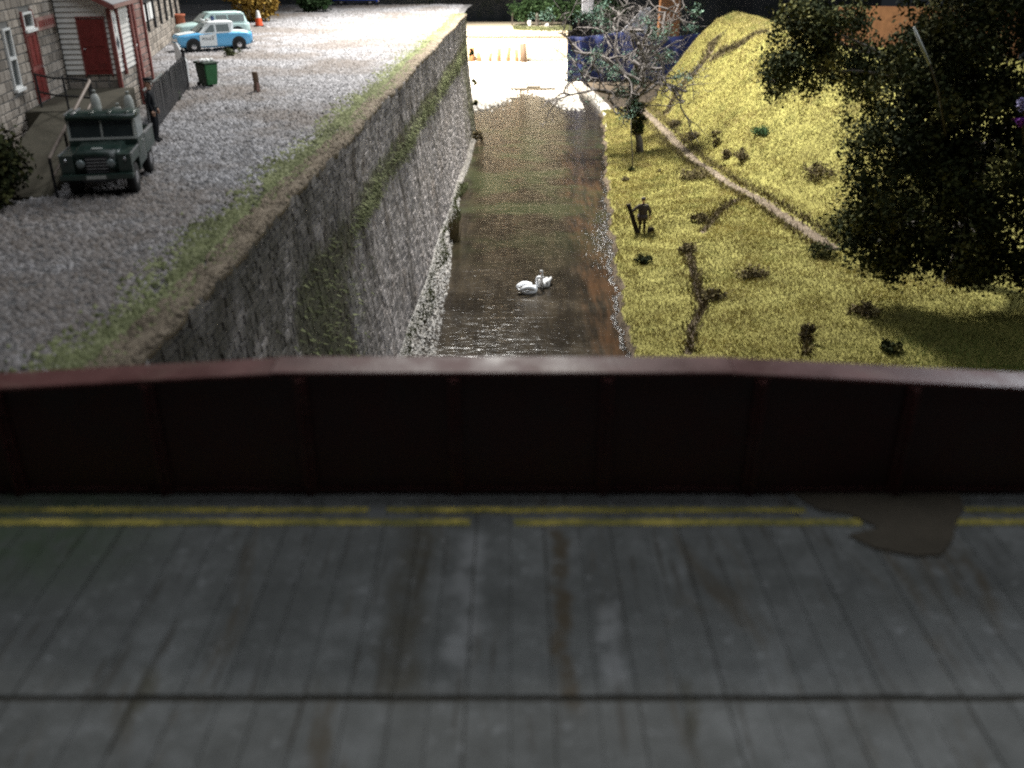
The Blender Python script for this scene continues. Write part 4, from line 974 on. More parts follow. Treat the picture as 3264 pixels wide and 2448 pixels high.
ob = empty('ochre_shrub', (-20.3, 78.3, 0)); tag(ob, 'large ochre yellow shrub behind the parked cars and traffic cone', 'shrub')
q = MB(); g_ = random.Random(3)
for k in range(6): q = MB(); q.tube(branch_path((0, 0, -.1), (g_.gauss(0, .4), g_.gauss(0, .3), 1), 2.2, 4, .2, g_)[0], [.09, .07, .05, .035, .02], 5); q.build('stem', MT['bark'], ob)
leaf_cloud('foliage', [(0, 0, 1.3, 1.75, 1.1, 1.35, 3), (-1.2, .2, 2.0, 1.2, .9, .9, 1), (.7, 0, 2.3, 1.0, .8, .8, 1)], 7000, .13, MT['leaf_ochre'], ob, clump=.16, seed=5)
gb = empty('green_shrub', (-17.7, 89, 0)); tag(gb, 'dark green shrub at the top edge of the yard beside the blue van', 'shrub')
q = MB()
for k in range(5): q = MB(); q.tube(branch_path((0, 0, -.1), (g_.gauss(0, .4), g_.gauss(0, .3), 1), 1.6, 4, .2, g_)[0], [.07, .06, .05, .03, .02], 5); q.build('stem', MT['bark'], gb)
leaf_cloud('foliage', [(0, 0, .9, 1.5, .9, 1.0, 3), (.9, 0, 1.5, .8, .6, .6, 1)], 4500, .13, MT['leaf_green'], gb, clump=.16, seed=8)
tuft('weed_clump', (-15.9, 55.2, -.05), .55, .35, 500, MT['moss'], 'low olive weed clump by the rear wheel of the police car', 'weeds', 11)
tuft('dark_bush', (-12.6, 22.0, -.05), .5, .9, 900, MT['leaf_dark'], 'dark small bush at the foot of the house ramp beside the pickup', 'bush', 12)
tuft('dark_bush', (-13.5, 22.9, -.05), 1.25, 2.0, 5500, MT['leaf_dark'], 'tall dark bush against the house wall at the left edge', 'bush', 13, wd=.09)
tuft('weed_clump', (-14.2, 39.2, -.05), .6, .5, 700, MT['leaf_green'], 'green weeds at the foot of the house behind the picket fence', 'weeds', 14)

# ------------------------------------------------------------------ people
def skinned(name, nodes, edges, mat_fn, mats, parent=None, sub=2):
    keys = list(nodes); me = bpy.data.meshes.new(name); me.from_pydata([nodes[k][0] for k in keys], [(keys.index(a_), keys.index(b_)) for a_, b_ in edges], [])
    o = bpy.data.objects.new(name, me); col.objects.link(o)
    o.modifiers.new('skin', 'SKIN'); s_ = o.modifiers.new('sub', 'SUBSURF'); s_.levels = sub; s_.render_levels = sub
    for k, key in enumerate(keys):
        r = nodes[key][1]; sv = me.skin_vertices[0].data[k]; sv.radius = (r, r) if not hasattr(r, '__len__') else r; sv.use_root = (k == 0)
    bpy.context.view_layer.update()
    m2 = bpy.data.meshes.new_from_object(o.evaluated_get(bpy.context.evaluated_depsgraph_get())); bpy.data.objects.remove(o)
    m2.materials.clear()
    for q in mats: m2.materials.append(q)
    for p in m2.polygons: p.material_index = mat_fn(p.center); p.use_smooth = True
    m2.name = name
    return link(name, m2, parent)
def hand(parent, at, down, out, m):
    """palm with four fingers and a thumb"""
    d = Vector(down).normalized(); o_ = Vector(out).normalized(); s_ = d.cross(o_).normalized(); at = Vector(at); q = MB()
    q.tube([at, at + d * .05, at + d * .09], [.030, .042, .038], 8)
    for k, (off, ln) in enumerate(((-.030, .075), (-.010, .085), (.010, .08), (.029, .06))):
        b_ = at + d * .085 + s_ * off; q.tube([b_, b_ + d * ln * .55 - o_ * .006, b_ + d * ln - o_ * .025], [.011, .010, .007], 6)
    b_ = at + d * .035 - s_ * .036; q.tube([b_, b_ - s_ * .028 + d * .03, b_ - s_ * .03 + d * .065], [.012, .011, .008], 6)
    return q.build('hand', m, parent, True)
def face(parent, hc, fwd, m):
    f = Vector(fwd).normalized(); s_ = f.cross(Vector((0, 0, 1))).normalized(); hc = Vector(hc)
    q = MB(); q.tube([hc + f * .095 + Vector((0, 0, .02)), hc + f * .125 + Vector((0, 0, -.015)), hc + f * .10 + Vector((0, 0, -.025))], [.012, .018, .014], 6); q.build('nose', m, parent, True)
    for k in (1, -1):
        q = MB(); q.lathe([(.004, -.01), (.013, -.006), (.013, .006), (.004, .01)], tuple(hc + f * .095 + s_ * k * .036 + Vector((0, 0, .022))), 8); q.build('eye', MT['ink'], parent)
        q = MB(); q.lathe([(.008, -.035), (.02, -.01), (.022, .02), (.008, .035)], tuple(hc + s_ * k * .098), 6); q.build('ear', m, parent)
    q = MB(); q.tube([hc + f * .096 + s_ * .028 + Vector((0, 0, -.055)), hc + f * .104 + Vector((0, 0, -.058)), hc + f * .096 - s_ * .028 + Vector((0, 0, -.055))], .007, 5); q.build('mouth', MT['redtrim'], parent)

def person(name, loc, rz, scale, label, pose, mat_fn, mats):
    e = empty(name, loc, rz, scale); tag(e, label, 'person')
    N = {'pelvis': ((0, 0, .96), (.155, .115)), 'waist': ((0, 0, 1.10), (.15, .11)), 'chest': ((0, .0, 1.32), (.185, .125)), 'neck0': ((0, .005, 1.50), .07), 'neck': ((0, .015, 1.56), .055), 'jaw': ((0, .03, 1.63), (.072, .085)), 'head': ((0, .02, 1.71), (.088, .10)), 'crown': ((0, .01, 1.79), (.06, .07)),
         'shR': ((.19, 0, 1.43), .075), 'shL': ((-.19, 0, 1.43), .075), 'hipR': ((.10, 0, .90), .105), 'hipL': ((-.10, 0, .90), .105)}
    N.update(pose)
    Ed = [('pelvis', 'waist'), ('waist', 'chest'), ('chest', 'neck0'), ('neck0', 'neck'), ('neck', 'jaw'), ('jaw', 'head'), ('head', 'crown'), ('chest', 'shR'), ('chest', 'shL'), ('pelvis', 'hipR'), ('pelvis', 'hipL')]
    for s_ in 'RL':
        Ed += [('sh' + s_, 'el' + s_), ('el' + s_, 'wr' + s_), ('hip' + s_, 'kn' + s_), ('kn' + s_, 'an' + s_), ('an' + s_, 'to' + s_)]
    skinned('body', N, Ed, mat_fn, mats, e)
    return e, N
# policeman by the fence (local -y is the way he faces)
pose = {'elR': ((.27, .02, 1.17), .055), 'wrR': ((.27, -.06, .95), .04), 'elL': ((-.27, .02, 1.17), .055), 'wrL': ((-.27, -.06, .95), .04), 'knR': ((.12, -.01, .50), .075), 'anR': ((.12, .03, .09), .05), 'toR': ((.13, -.13, .045), .042),
        'knL': ((-.11, -.02, .50), .075), 'anL': ((-.11, .03, .09), .05), 'toL': ((-.12, -.13, .045), .042)}
def fn(c): return 1 if c.z > 1.54 else 0
pm, N = person('person', (-11.62, 30.75, -.04), R(95), 1.08, 'person in dark police uniform and peaked cap standing at the picket fence', pose, fn, [MT['uniform'], MT['skin']])
for s_, k in (('R', 1), ('L', -1)): hand(pm, N['wr' + s_][0], (0, -.2, -1), (k, 0, 0), MT['skin'])
face(pm, (0, -.0, 1.71), (0, -1, 0), MT['skin'])
q = MB(); q.lathe([(.105, 1.755), (.115, 1.79), (.15, 1.835), (.145, 1.86), (.06, 1.875), (.01, 1.876)], (0, .01, 0), 16); cp = q.build('peaked_cap', MT['uniform'], pm, True)
q = MB(); q.lathe([(.118, 1.775), (.119, 1.80)], (0, .01, 0), 16); q.build('cap_band', MT['pale'], cp)
q = MB(); q.prism([(.085, -.06, 1.762), (.06, -.17, 1.735), (-.06, -.17, 1.735), (-.085, -.06, 1.762)], (0, 0, .012)); q.build('cap_peak', MT['black'], cp)
q = MB(); q.bbox(-.175, .175, -.13, .13, 1.03, 1.07); q.build('belt', MT['black'], pm, bevel=.01)

# walker on the river bank seen from behind
pose = {'chest': ((0, .0, 1.32), (.26, .17)), 'pelvis': ((0, 0, .94), (.23, .16)), 'waist': ((0, 0, 1.10), (.25, .17)), 'shR': ((.23, 0, 1.42), .09), 'shL': ((-.23, 0, 1.42), .09),
        'elL': ((-.40, .06, 1.22), .085), 'wrL': ((-.52, .12, 1.10), .055), 'elR': ((.37, .02, 1.12), .085), 'wrR': ((.39, .05, .88), .06),
        'knR': ((.12, .01, .50), .075), 'anR': ((.13, .0, .09), .052), 'toR': ((.14, .15, .045), .045), 'knL': ((-.10, .02, .50), .075), 'anL': ((-.10, .0, .09), .052), 'toL': ((-.11, .15, .045), .045)}
def fn2(c):
    if c.z > 1.54: return 2
    return 0 if c.z > .80 else 1
wk, N = person('person', (7.5, 51.95, float(ground(7.5, 51.95)) - .03), R(4), 1.16, 'person in dark brown jacket on the meadow holding a long case upright', pose, fn2, [MT['jacket'], MT['trousers'], MT['skin']])
hand(wk, N['wrL'][0], (-.5, .1, -.4), (-1, 0, 0), MT['skin']); hand(wk, N['wrR'][0], (.05, .1, -1), (1, 0, 0), MT['skin'])
face(wk, (0, .04, 1.71), (0, 1, 0), MT['skin'])
q = MB(); q.lathe([(.112, 1.73), (.118, 1.78), (.10, 1.83), (.05, 1.855), (.01, 1.858)], (0, .015, 0), 14); q.build('cap', MT['jacket'], wk, True)
q = MB(); q.lathe([(.28, .72), (.265, .86), (.25, 1.0)], (0, 0, 0), 16); q.v = [(x_, y_ * .75, z_) for x_, y_, z_ in q.v]; q.build('jacket_skirt', MT['jacket'], wk, True)
q = MB(); q.tube([(0, -.12, 1.47), (.06, -.145, 1.49), (.12, -.13, 1.46)], .018, 6); q.build('collar', MT['pale'], wk, True)
# long case and bag: things of their own beside the walker
gz = float(ground(7.2, 51.9))
lc = empty('long_case', (7.28, 51.8, gz)); tag(lc, 'long dark narrow case held upright by the walker on the meadow', 'case')
q = MB(); a_, b_ = Vector((0, 0, -.02)), Vector((-.62, .30, 1.72)); q.tube([a_, a_.lerp(b_, .1), a_.lerp(b_, .5), a_.lerp(b_, .85), b_], [.10, .145, .13, .11, .14], 10); q.build('shell', MT['trousers'], lc, True)
q = MB(); q.tube([a_.lerp(b_, .55) + Vector((.1, -.03, 0)), a_.lerp(b_, .62) + Vector((.16, -.05, 0)), a_.lerp(b_, .69) + Vector((.1, -.03, 0))], .016, 6); q.build('strap', MT['jacket'], lc)
bg = empty('shoulder_bag', (8.02, 51.85, float(ground(8.02, 51.85)) - .02)); tag(bg, 'small black bag standing on the grass at the feet of the walker', 'bag')
q = MB(); q.box((0, 0, .17), (.42, .22, .34), .2, taper=.86); q.build('body', MT['trousers'], bg, bevel=.04)
q = MB(); q.tube([(-.12, 0, .33), (-.08, 0, .42), (.08, .02, .42), (.12, .02, .33)], .014, 6); q.build('handle', MT['trousers'], bg, True)

# ------------------------------------------------------------------ swans
def swan(loc, rz, scale, label, m, necks, up):
    e = empty('swan', loc, rz, scale); tag(e, label, 'swan', 'swans on the river')
    rings = []
    for x, z, ry, rz_ in ((-.52, .24, .03, .03), (-.44, .19, .16, .12), (-.26, .15, .28, .20), (0, .13, .33, .23), (.22, .14, .29, .22), (.38, .18, .18, .17), (.45, .22, .08, .10)):
        rings.append([(x, ry * math.cos(a), z + rz_ * math.sin(a)) for a in np.linspace(0, 2 * math.pi, 13)[:-1]])
    q = MB(); q.loft(rings); q.tube(necks, [.13, .095, .075, .066, .07, .085, .07, .035][:len(necks)], 10)
    bd = q.build('body', m, e, True)
    hd = Vector(necks[-1]); d = (Vector(necks[-1]) - Vector(necks[-2])).normalized()
    q = MB(); q.tube([hd - d * .01, hd + d * .10], [.03, .012], 6); q.build('beak', MT['beak'], e, True)
    for s_ in (1, -1):
        q = MB(); rings = []
        for t in np.linspace(0, 1, 7):
            x = .26 - .86 * t; z = .26 + (.17 * up) * math.sin(t * 2.7); y = s_ * (.20 + .07 * math.sin(t * 3.14)); hh = .17 * (1 - .55 * t) + .02
            rings.append([(x, y + s_ * .02, z - hh), (x, y + s_ * .085, z - hh * .3), (x, y + s_ * .04, z + hh * (.5 + up * .5)), (x, y - s_ * .06, z + hh * .2)])
        q.loft(rings); q.build('wing', m, e, True)
    q = MB(); q.prism([(-.42, -.12, .20), (-.62, -.07, .30), (-.62, .07, .30), (-.42, .12, .20)], (0, 0, .03)); q.build('tail', m, e)
    return e
swan((.85, 43.6, -10.03), R(24), .98, 'white swan with raised wings nearer the bridge', MT['swan'], [(.34, 0, .22), (.46, 0, .38), (.45, 0, .55), (.43, 0, .68), (.47, 0, .77), (.55, 0, .78), (.62, 0, .74)], 1.0)
swan((1.62, 44.6, -10.03), R(252), .95, 'grey white swan with upright neck beside the whiter swan', MT['cygnet'], [(.34, 0, .22), (.46, 0, .42), (.42, 0, .66), (.40, 0, .88), (.43, 0, 1.0), (.51, 0, 1.02), (.58, 0, .98)], .7)

# ------------------------------------------------------------------ trees
def big_tree(loc, label, blobs, n, size, seed, trunk_h, m=MT['leaf_dark']):
    e = empty('leafy_tree', loc); tag(e, label, 'tree', 'dark leafy trees on the right')
    g = random.Random(seed); q = MB(); ends = []
    pts, d = branch_path((0, 0, -.3), (.05, 0, 1), trunk_h, 6, .08, g); q.tube(pts, [.42, .34, .30, .27, .24, .22, .20], 10)
    q.build('trunk', MT['bark'], e, True)
    q = MB()
    for b_ in blobs:
        s0 = pts[g.randint(3, 6)]; t_ = Vector(b_[:3]); mid = s0.lerp(t_, .5) + Vector((g.gauss(0, .3), g.gauss(0, .3), .3))
        q.tube([s0, mid, t_], [.15, .09, .03], 6)
        for k in range(5):
            dd = Vector((g.gauss(0, 1), g.gauss(0, 1), g.gauss(0, .7))).normalized(); q.tube([mid.lerp(t_, g.random()), t_ + Vector((dd.x * b_[3], dd.y * b_[4], dd.z * b_[5])) * .75], [.05, .012], 4)
    q.build('limbs', MT['bark'], e)
    leaf_cloud('crown', blobs, n, size, m, e, per=110, clump=.33, seed=seed)
    return e
bt = big_tree((20.6, 41.0, float(ground(20.6, 41.0))), 'large dark leafy tree filling the right side of the meadow', [
    (-4.3, -2.5, 6.0, 2.6, 2.4, 2.5, 3), (-5.3, -2.2, 3.6, 1.7, 1.6, 1.7, 1.5), (-1.2, -3.5, 4.2, 3.6, 2.4, 2.4, 3.2), (.4, -4.5, 7.9, 3.4, 2.8, 2.8, 3.6), (-3.6, -2.5, 9.4, 2.6, 2.2, 2.4, 2.6),
    (2.4, -4.5, 5.2, 2.6, 2.4, 3.0, 2.6), (-1.0, -3.5, 11.8, 4.2, 2.4, 2.0, 3.4), (-3.0, -3, 2.7, 2.2, 1.5, 1.0, 1.0), (3.2, -3.5, 10.4, 3.0, 2.4, 2.6, 2.6), (-3.0, -2.2, 13.0, 2.6, 2.0, 1.6, 1.8), (-2.2, -3.3, 6.9, 3, 2, 3, 3), (-4.2, -2.6, 2.1, 1.9, 1.4, 1.0, 1.2), (-.4, -3.4, 2.1, 2.8, 1.4, 1.0, 1.6), (2.6, -4, 2.4, 2.4, 1.4, 1.2, 1.4)], 80000, .11, 21, 6.5)
bt2 = big_tree((23.5, 54.5, float(ground(23.5, 54.5))), 'smaller dark leafy tree behind the large tree, reaching towards the hill', [
    (-8.0, -.5, 5.0, 2.0, 1.7, 1.6, 3), (-5.6, 0, 6.4, 2.6, 2.0, 2.0, 3), (-3.4, 0, 4.6, 2.6, 2.0, 2.6, 3), (-6.8, -.5, 7.4, 2.8, 2.0, 1.4, 2), (0, 0, 5, 3.2, 2.0, 3.0, 3), (3.5, 0, 5, 3.2, 2.0, 3.0, 3)], 22000, .12, 33, 5.0)
# bare shoot of the near tree, its pale tip a painted highlight; blossom beside
q = MB(); q.tube([(-3.8, -4.6, 7.6), (-5.4, -6.8, 9.6), (-6.4, -8.0, 10.6)], [.06, .04, .045], 6); q.build('twig', MT['bark'], bt, True)
q = MB(); q.tube([(-6.4, -8.0, 10.6), (-6.9, -8.1, 11.3), (-7.2, -8.1, 11.8)], [.05, .06, .03], 6); q.build('highlight_shoot', MT['pale'], bt, True)
bl = empty('purple_blossom', (17.75, 33, .5), 0, .8); tag(bl, 'blurred lilac and purple blossom spike at the right edge of the picture', 'flower')
q = MB(); q.tube([(2.5, 3.6, -2.6), (.8, 1.2, -.8), (0, 0, .6)], [.05, .04, .02], 5); q.build('stem', MT['bark'], bl)
leaf_cloud('lilac_petals', [(-.05, 0, .35, .28, .25, .35, 1)], 160, .10, MT['lilac'], bl, clump=.05, seed=3)
leaf_cloud('purple_petals', [(.12, 0, -.35, .25, .25, .28, 1)], 160, .10, MT['purple'], bl, clump=.05, seed=4)

# gnarled bare tree on the river bank
tz = float(ground(10.1, 73.4))
gt = empty('gnarled_tree', (10.1, 73.4, tz)); tag(gt, 'gnarled bare tree with ivy clad trunk and twisted branches on the river bank', 'tree')
g = random.Random(12); q = MB()
tp = [Vector(p) for p in ((0, 0, -.3), (-.12, 0, .8), (-.35, 0, 1.8), (-.75, .1, 3.0), (-.95, .1, 4.2), (-1.0, .2, 5.4))]
q.tube(tp, [.36, .28, .25, .24, .22, .19], 10); q.build('trunk', MT['bark'], gt, True)
q = MB(); ends = []
for st, d, ln, r in ((5, (-.3, 0, 1), 5.2, .20), (5, (.7, 0, .8), 5.0, .19), (4, (1, -.2, .35), 5.4, .17), (4, (-.8, .2, .7), 3.8, .15), (3, (-1, 0, .12), 3.4, .13), (5, (.1, .5, 1), 4.8, .16), (4, (.9, .3, .75), 5.6, .16), (5, (1, .1, .35), 5.6, .15), (5, (0, -.3, 1), 4.6, .15), (5, (-.6, -.3, .9), 4.2, .14), (4, (.4, -.5, .6), 3.6, .13), (4, (-1, -.1, .45), 4.4, .14), (5, (-1, .2, .7), 4.6, .14)):
    gnarl(q, tp[st], d, ln * 1.15, r, 3, g, ends, .45, 4, .62)
q.build('branches', MT['bark_pale'], gt)
ib = [(tp[k].x, tp[k].y, tp[k].z, .5, .45, .55, 1) for k in (2, 3, 4)] + [(-.55, -.2, 3.4, .85, .5, .6, 1.2), (-.4, -.2, 2.4, .55, .5, .6, 1)]
leaf_cloud('ivy', ib, 1900, .13, MT['leaf_dark'], gt, clump=.13, seed=9)
lb = []
for p in random.Random(2).sample(ends, 30): lb.append((p.x, p.y, p.z, .9, .7, .5, 1))
leaf_cloud('lichen_tufts', lb + [(-2.6, 0, 5.8, .9, .6, .5, 2), (1.2, 0, 6.2, .9, .6, .5, 1.5), (-1.6, 0, 4.7, .9, .6, .5, 2)], 4200, .085, MT['leaf_blue'], gt, clump=.22, seed=10)
# sapling with its stake
sp = empty('sapling', (8.78, 67.6, float(ground(8.78, 67.6)))); tag(sp, 'thin leafless sapling on the bank in front of the gnarled tree', 'sapling')
q = MB(); q.tube([(0, 0, -.1), (-.03, 0, 1.2), (-.22, 0, 2.6), (-.30, 0, 3.6)], [.06, .05, .04, .015], 6); q.build('stem', MT['bark'], sp, True)
leaf_cloud('base_leaves', [(.05, 0, .12, .35, .25, .18, 1)], 160, .09, MT['leaf_dark'], sp, clump=.05, seed=5)

# scrub clumps on the meadow
SCRUB = [((6.93, 46.6), .42, .42, 'round black green clump on the grass below the walker', 'leaf_dark'), ((11.56, 42.6), .8, .35, 'wide low brown scrub patch in the middle of the meadow', 'scrub'), ((12.3, 62.5), 1.0, .5, 'dark scrub on the river side of the dirt path', 'scrub'),
         ((10.9, 52.3), .55, .35, 'small brown scrub clump right of the walker', 'scrub'), ((9.1, 39.8), .7, .4, 'grey brown scrub beside the lower trail', 'scrub'), ((9.3, 47.5), .5, .45, 'dark scrub at the top of the lower trail', 'scrub'),
         ((11.9, 34.4), .3, .8, 'narrow dark tussock rising above the parapet on the meadow', 'scrub'), ((14.9, 33.2), .45, .35, 'small dark scrub clump near the right end of the parapet', 'leaf_dark'), ((15.2, 37.2), .7, .35, 'low scrub at the foot of the large dark tree', 'scrub'),
         ((15.8, 45.3), .7, .7, 'green black shrub under the left edge of the large tree', 'leaf_dark'), ((15.95, 64.7), .55, .9, 'upright dark fern on the hill side of the path, nearest the large tree', 'scrub'), ((15.3, 70.3), .4, 1.3, 'tall thin dark fern on the hill beside the path', 'scrub'),
         ((15.4, 67.0), .5, .8, 'dark fern between the other two beside the path', 'scrub'), ((17.6, 66.4), .8, .4, 'greenish scrub patch high on the hill slope', 'leaf_green'), ((19.0, 57.0), 1.0, .7, 'brown scrub on the hill just left of the dark trees', 'scrub'),
         ((14.5, 75.0), .8, .5, 'brown scrub lining the far path above its hill edge', 'scrub'), ((14.0, 80.5), .7, .45, 'brown scrub at the far end of the dirt path', 'scrub'), ((8.0, 64.9), .3, .2, 'tiny brown tuft on the bank below the sapling', 'scrub'), ((10.6, 66.2), .16, .14, 'single dark speck of scrub right of the sapling', 'scrub')]
for k, ((x, y), r, h, lab, mm) in enumerate(SCRUB):
    tuft('scrub_clump', (x, y, float(ground(x, y))), r, h, int(250 + 900 * r), MT[mm], lab, 'scrub', 40 + k, 'scrub on the meadow', wd=.07)
# scrub threads along the earth tracks
Xs, Ys = [], []
for P, hw, s_ in TRACKS:
    for (ax, ay), (bx_, by) in zip(P[:-1], P[1:]):
        nn = int(60 * math.hypot(bx_ - ax, by - ay) * (1.6 if P is PATHL else (4.5 if hw > .35 else 1.1))); t = rng.random(nn); off = rng.normal(0, hw * .8, nn) if P is not PATHL else rng.choice([-1, 1], nn) * rng.normal(.75, .22, nn)
        dx, dy = by - ay, -(bx_ - ax); l_ = math.hypot(dx, dy); Xs.append(ax + (bx_ - ax) * t + off * dx / l_); Ys.append(ay + (by - ay) * t + off * dy / l_)
X = np.concatenate(Xs); Y = np.concatenate(Ys); n = len(X)
tag(blades('track_scrub', X, Y, ground(X, Y), rng.uniform(.10, .38, n), rng.uniform(.05, .12, n), .9, np.clip(rng.normal(.45, .25, n), 0, 1), MT['scrub']), 'wispy brown scrub along the dirt path and trails of the meadow', 'scrub', kind='stuff')
n = 2600; t = rng.random(n); Y = 48 + 45 * t; X = interp(Y, PATHX) + rng.normal(0, .28, n)
tag(pebbles('path_stones', X, Y, ground(X, Y), rng.uniform(.03, .09, n), np.clip(rng.normal(.45, .25, n), 0, 1), MT['earth']), 'crumbly pale stones along the dirt path', 'stones', kind='stuff')

# small dark weeds sticking out from the wall end
for k, (y, z, lab) in enumerate(((85.2, -5.6, 'upper dark weed sticking out from the wall end'), (84.6, -7.3, 'lower dark weed sticking out from the wall end'), (85.6, -3.2, 'topmost dark weed sticking out from the wall end'))):
    x0 = float(wall_x(y) + wall_out(np.float64(z))); e = empty('wall_weed', (x0, y, z)); tag(e, lab, 'weed', 'weeds on the wall end')
    q = MB(); q.tube([(-.05, 0, -.9), (.25, 0, -.4), (.38, -.1, 0)], [.02, .015, .01], 5); q.build('stem', MT['bark'], e)
    leaf_cloud('leaves', [(.38, -.1, .1, .22, .2, .32, 1)], 130, .11, MT['leaf_dark'], e, clump=.05, seed=60 + k)
e = empty('river_weed', (-3.15, 82.3, -9.98)); tag(e, 'rust brown weed clump at the foot of the wall end', 'weed')
q = MB(); q.tube([(0, 0, -.1), (.05, 0, .5), (.02, 0, .9)], [.03, .02, .01], 5); q.build('stem', MT['bark'], e)
leaf_cloud('leaves', [(.05, 0, .35, .55, .4, .4, 1)], 350, .10, MT['scrub'], e, clump=.08, seed=71)
e = empty('reed_clump', (-3.35, 52.6, -9.98)); tag(e, 'dark reed clump standing in the river margin by the wall', 'reeds')
for k in range(60):
    a_ = random.uniform(0, 6.28); r_ = random.uniform(0, .3); hh = random.uniform(.6, 1.9); q = MB() if k == 0 else q
    q.tube([(math.cos(a_) * r_, math.sin(a_) * r_ * 1.6, -.1), (math.cos(a_) * r_ * 1.5, math.sin(a_) * r_ * 2, hh)], [.03, .006], 3)
q.build('stalks', MT['scrub'], e)

# ------------------------------------------------------------------ far end of the river
cw = empty('lock_wall', (-2, 140, -10)); tag(cw, 'brightly lit cream stone wall crossing the far end of the river', 'wall')
m = MB(); m.bbox(-28, 9.3, .06, 16, -.6, 4.0); cc_ = m.build('wall', MT['mortar'], cw)
j2 = MB(); stone_panel(cc_, 'x', -28, 9.3, -.2, 3.3, .06, [], MT['cream'], hmin=.5, hmax=.75, lmin=.8, lmax=1.7, joined=j2, lim=250)
if j2.v: tag(j2.build('stone_field', MT['cream'], cc_), kind='stuff')
x = -28.0
while x < 9.2:
    l = random.uniform(1.2, 2.2); q = MB(); q.bbox(x, min(x + l - .03, 9.45), -.14, .7, 3.32, 4.06); q.build('coping_stone', MT['cream'], cw, bevel=.05); x += l
q = MB(); q.bbox(-28, 9.2, .72, 16, 3.9, 4.02); q.build('top_paving', MT['cream'], cw)
q = MB(); q.bbox(3.0, 9.4, -.5, .05, -.3, .12); q.build('plinth', MT['scrub'], cw)
# return face on the right going back
q = MB(); q.bbox(9.3, 9.9, .05, 16, -.6, 4.0); q.build('return_wall', MT['cream'], cw)
n = 5000; X = rng.uniform(.2, 8.6, n); Y = 143.2 + rng.normal(0, 1.1, n) - 1.0 * np.cos((X - 4.5) * .6)
tag(blades('lawn', X, Y, np.full(n, -5.98), rng.uniform(.15, .5, n), rng.uniform(.08, .16, n), .8, np.clip(rng.normal(.5, .2, n), 0, 1), MT['moss']), 'small green lawn on top of the cream lock wall', 'grass', kind='stuff')
hz = empty('hedge', (6, 149, -6)); tag(hz, 'dark green hedge on top of the lock wall at the top of the picture', 'hedge')
q = MB(); 
for k in range(7): q = MB(); q.tube(branch_path((-6 + k * 2, 0, 0), (0, 0, 1), 2.0, 3, .15, g_)[0], [.12, .1, .07, .04], 5); q.build('stem', MT['bark'], hz)
leaf_cloud('foliage', [(-4, 0, 2.2, 2.6, 1.0, 1.4, 1), (0, 0, 2.4, 3, 1.0, 1.5, 1), (4, 0, 2.2, 3, 1.0, 1.4, 1), (8, 0, 2.2, 3, 1.0, 1.5, 1)], 9000, .2, MT['leaf_green'], hz, clump=.3, seed=91)
for k, (x, y, h, lean, lab) in enumerate(((2.6, 145.6, 1.0, .0, 'white round-topped marker on the lock lawn'), (5.3, 144.6, .65, -.5, 'short leaning white marker right of the taller one on the lock lawn'))):
    q = MB(); q.lathe([(.22, 0), (.24, h * .3), (.34, h * .72), (.28, h * .92), (.04, h)], (0, 0, 0), 12); o = q.build('marker_stone', MT['white2'], smooth=True); o.location = (x, y, -5.95); o.rotation_euler = (0, lean, 0); tag(o, lab, 'marker')
pl = empty('dark_statue', (3.7, 146.2, -5.98)); tag(pl, 'small dark upright post beside the white marker on the lock lawn', 'post')
q = MB(); q.lathe([(.3, 0), (.26, .5), (.2, 1.3), (.26, 1.6), (.18, 1.9), (.03, 2.0)], (0, 0, 0), 10); q.build('shaft', MT['bark'], pl, True)
# rusty mooring stumps along the wall foot
for k, (x, h, r, lean) in enumerate(((-5.8, 2.0, .42, .1), (-4.6, 1.3, .32, -.3), (-3.2, 1.3, .22, .25), (-1.9, 1.9, .28, .1), (-.6, 2.1, .26, .28), (.7, 1.8, .24, -.1), (1.7, 2.6, .5, -.2))):
    e = empty('mooring_stump', (x, 139.0 - .1 * k, -10.05)); tag(e, ['thick rusty stump hard against the end of the grey wall', 'short leaning rusty stump, second from the grey wall', 'low crooked orange stump, third from the grey wall', 'dark orange stump, fourth from the grey wall', 'leaning yellowish stump, fifth from the grey wall', 'slim pale stump just left of the thick brown one', 'tall thick brown stump, rightmost at the foot of the lock wall'][k], 'stump', 'stumps at the foot of the lock wall')
    q = MB(); q.tube([(0, 0, -.3), (lean * .4, 0, h * .5), (lean, 0, h)], [r * 1.1, r * .9, r * .8], 9); q.build('trunk', MT['brownpost'] if k != 6 else MT['wood'], e, True)
    q = MB(); q.lathe([(r * .84, 0), (r * .7, .05), (.02, .06)], (lean, 0, h), 9); q.build('cut_top', MT['cream'], e)
# pale stone apron below the lock wall, added so the far end glares white
ap = empty('glare_apron', (0, 125, -10)); tag(ap, 'pale flat stone apron added for the white glare below the lock wall', 'apron')
yy = 106.0; row = 0
while yy < 139.2:
    y1 = min(yy + random.uniform(.9, 1.6), 139.4); xx = -9 - random.random()
    while xx < 7.2:
        x1 = min(xx + random.uniform(.9, 2.2), 7.3); lim = 105.5 + random.uniform(-3, 3) + 3.4 * math.sin(xx * .55 + .6) + 7.5 * math.exp(-((xx - 1.5) / 2.6) ** 2)
        if (yy + y1) / 2 > lim:
            j_ = lambda: random.uniform(-.12, .12); zt = .05 + random.uniform(-.015, .03); a4 = [(xx + .03 + j_() * .3, yy - 125 + .03 + j_()), (x1 - .03, yy - 125 + .03 + j_()), (x1 - .03, y1 - 125 - .03), (xx + .03, y1 - 125 - .03)]
            q = MB(); q.hexa([(x_, y_, -.4) for x_, y_ in a4] + [(x_, y_, zt) for x_, y_ in a4], random.random()); q.build('slab', MT['quay'], ap, bevel=.03)
        xx = x1
    yy = y1
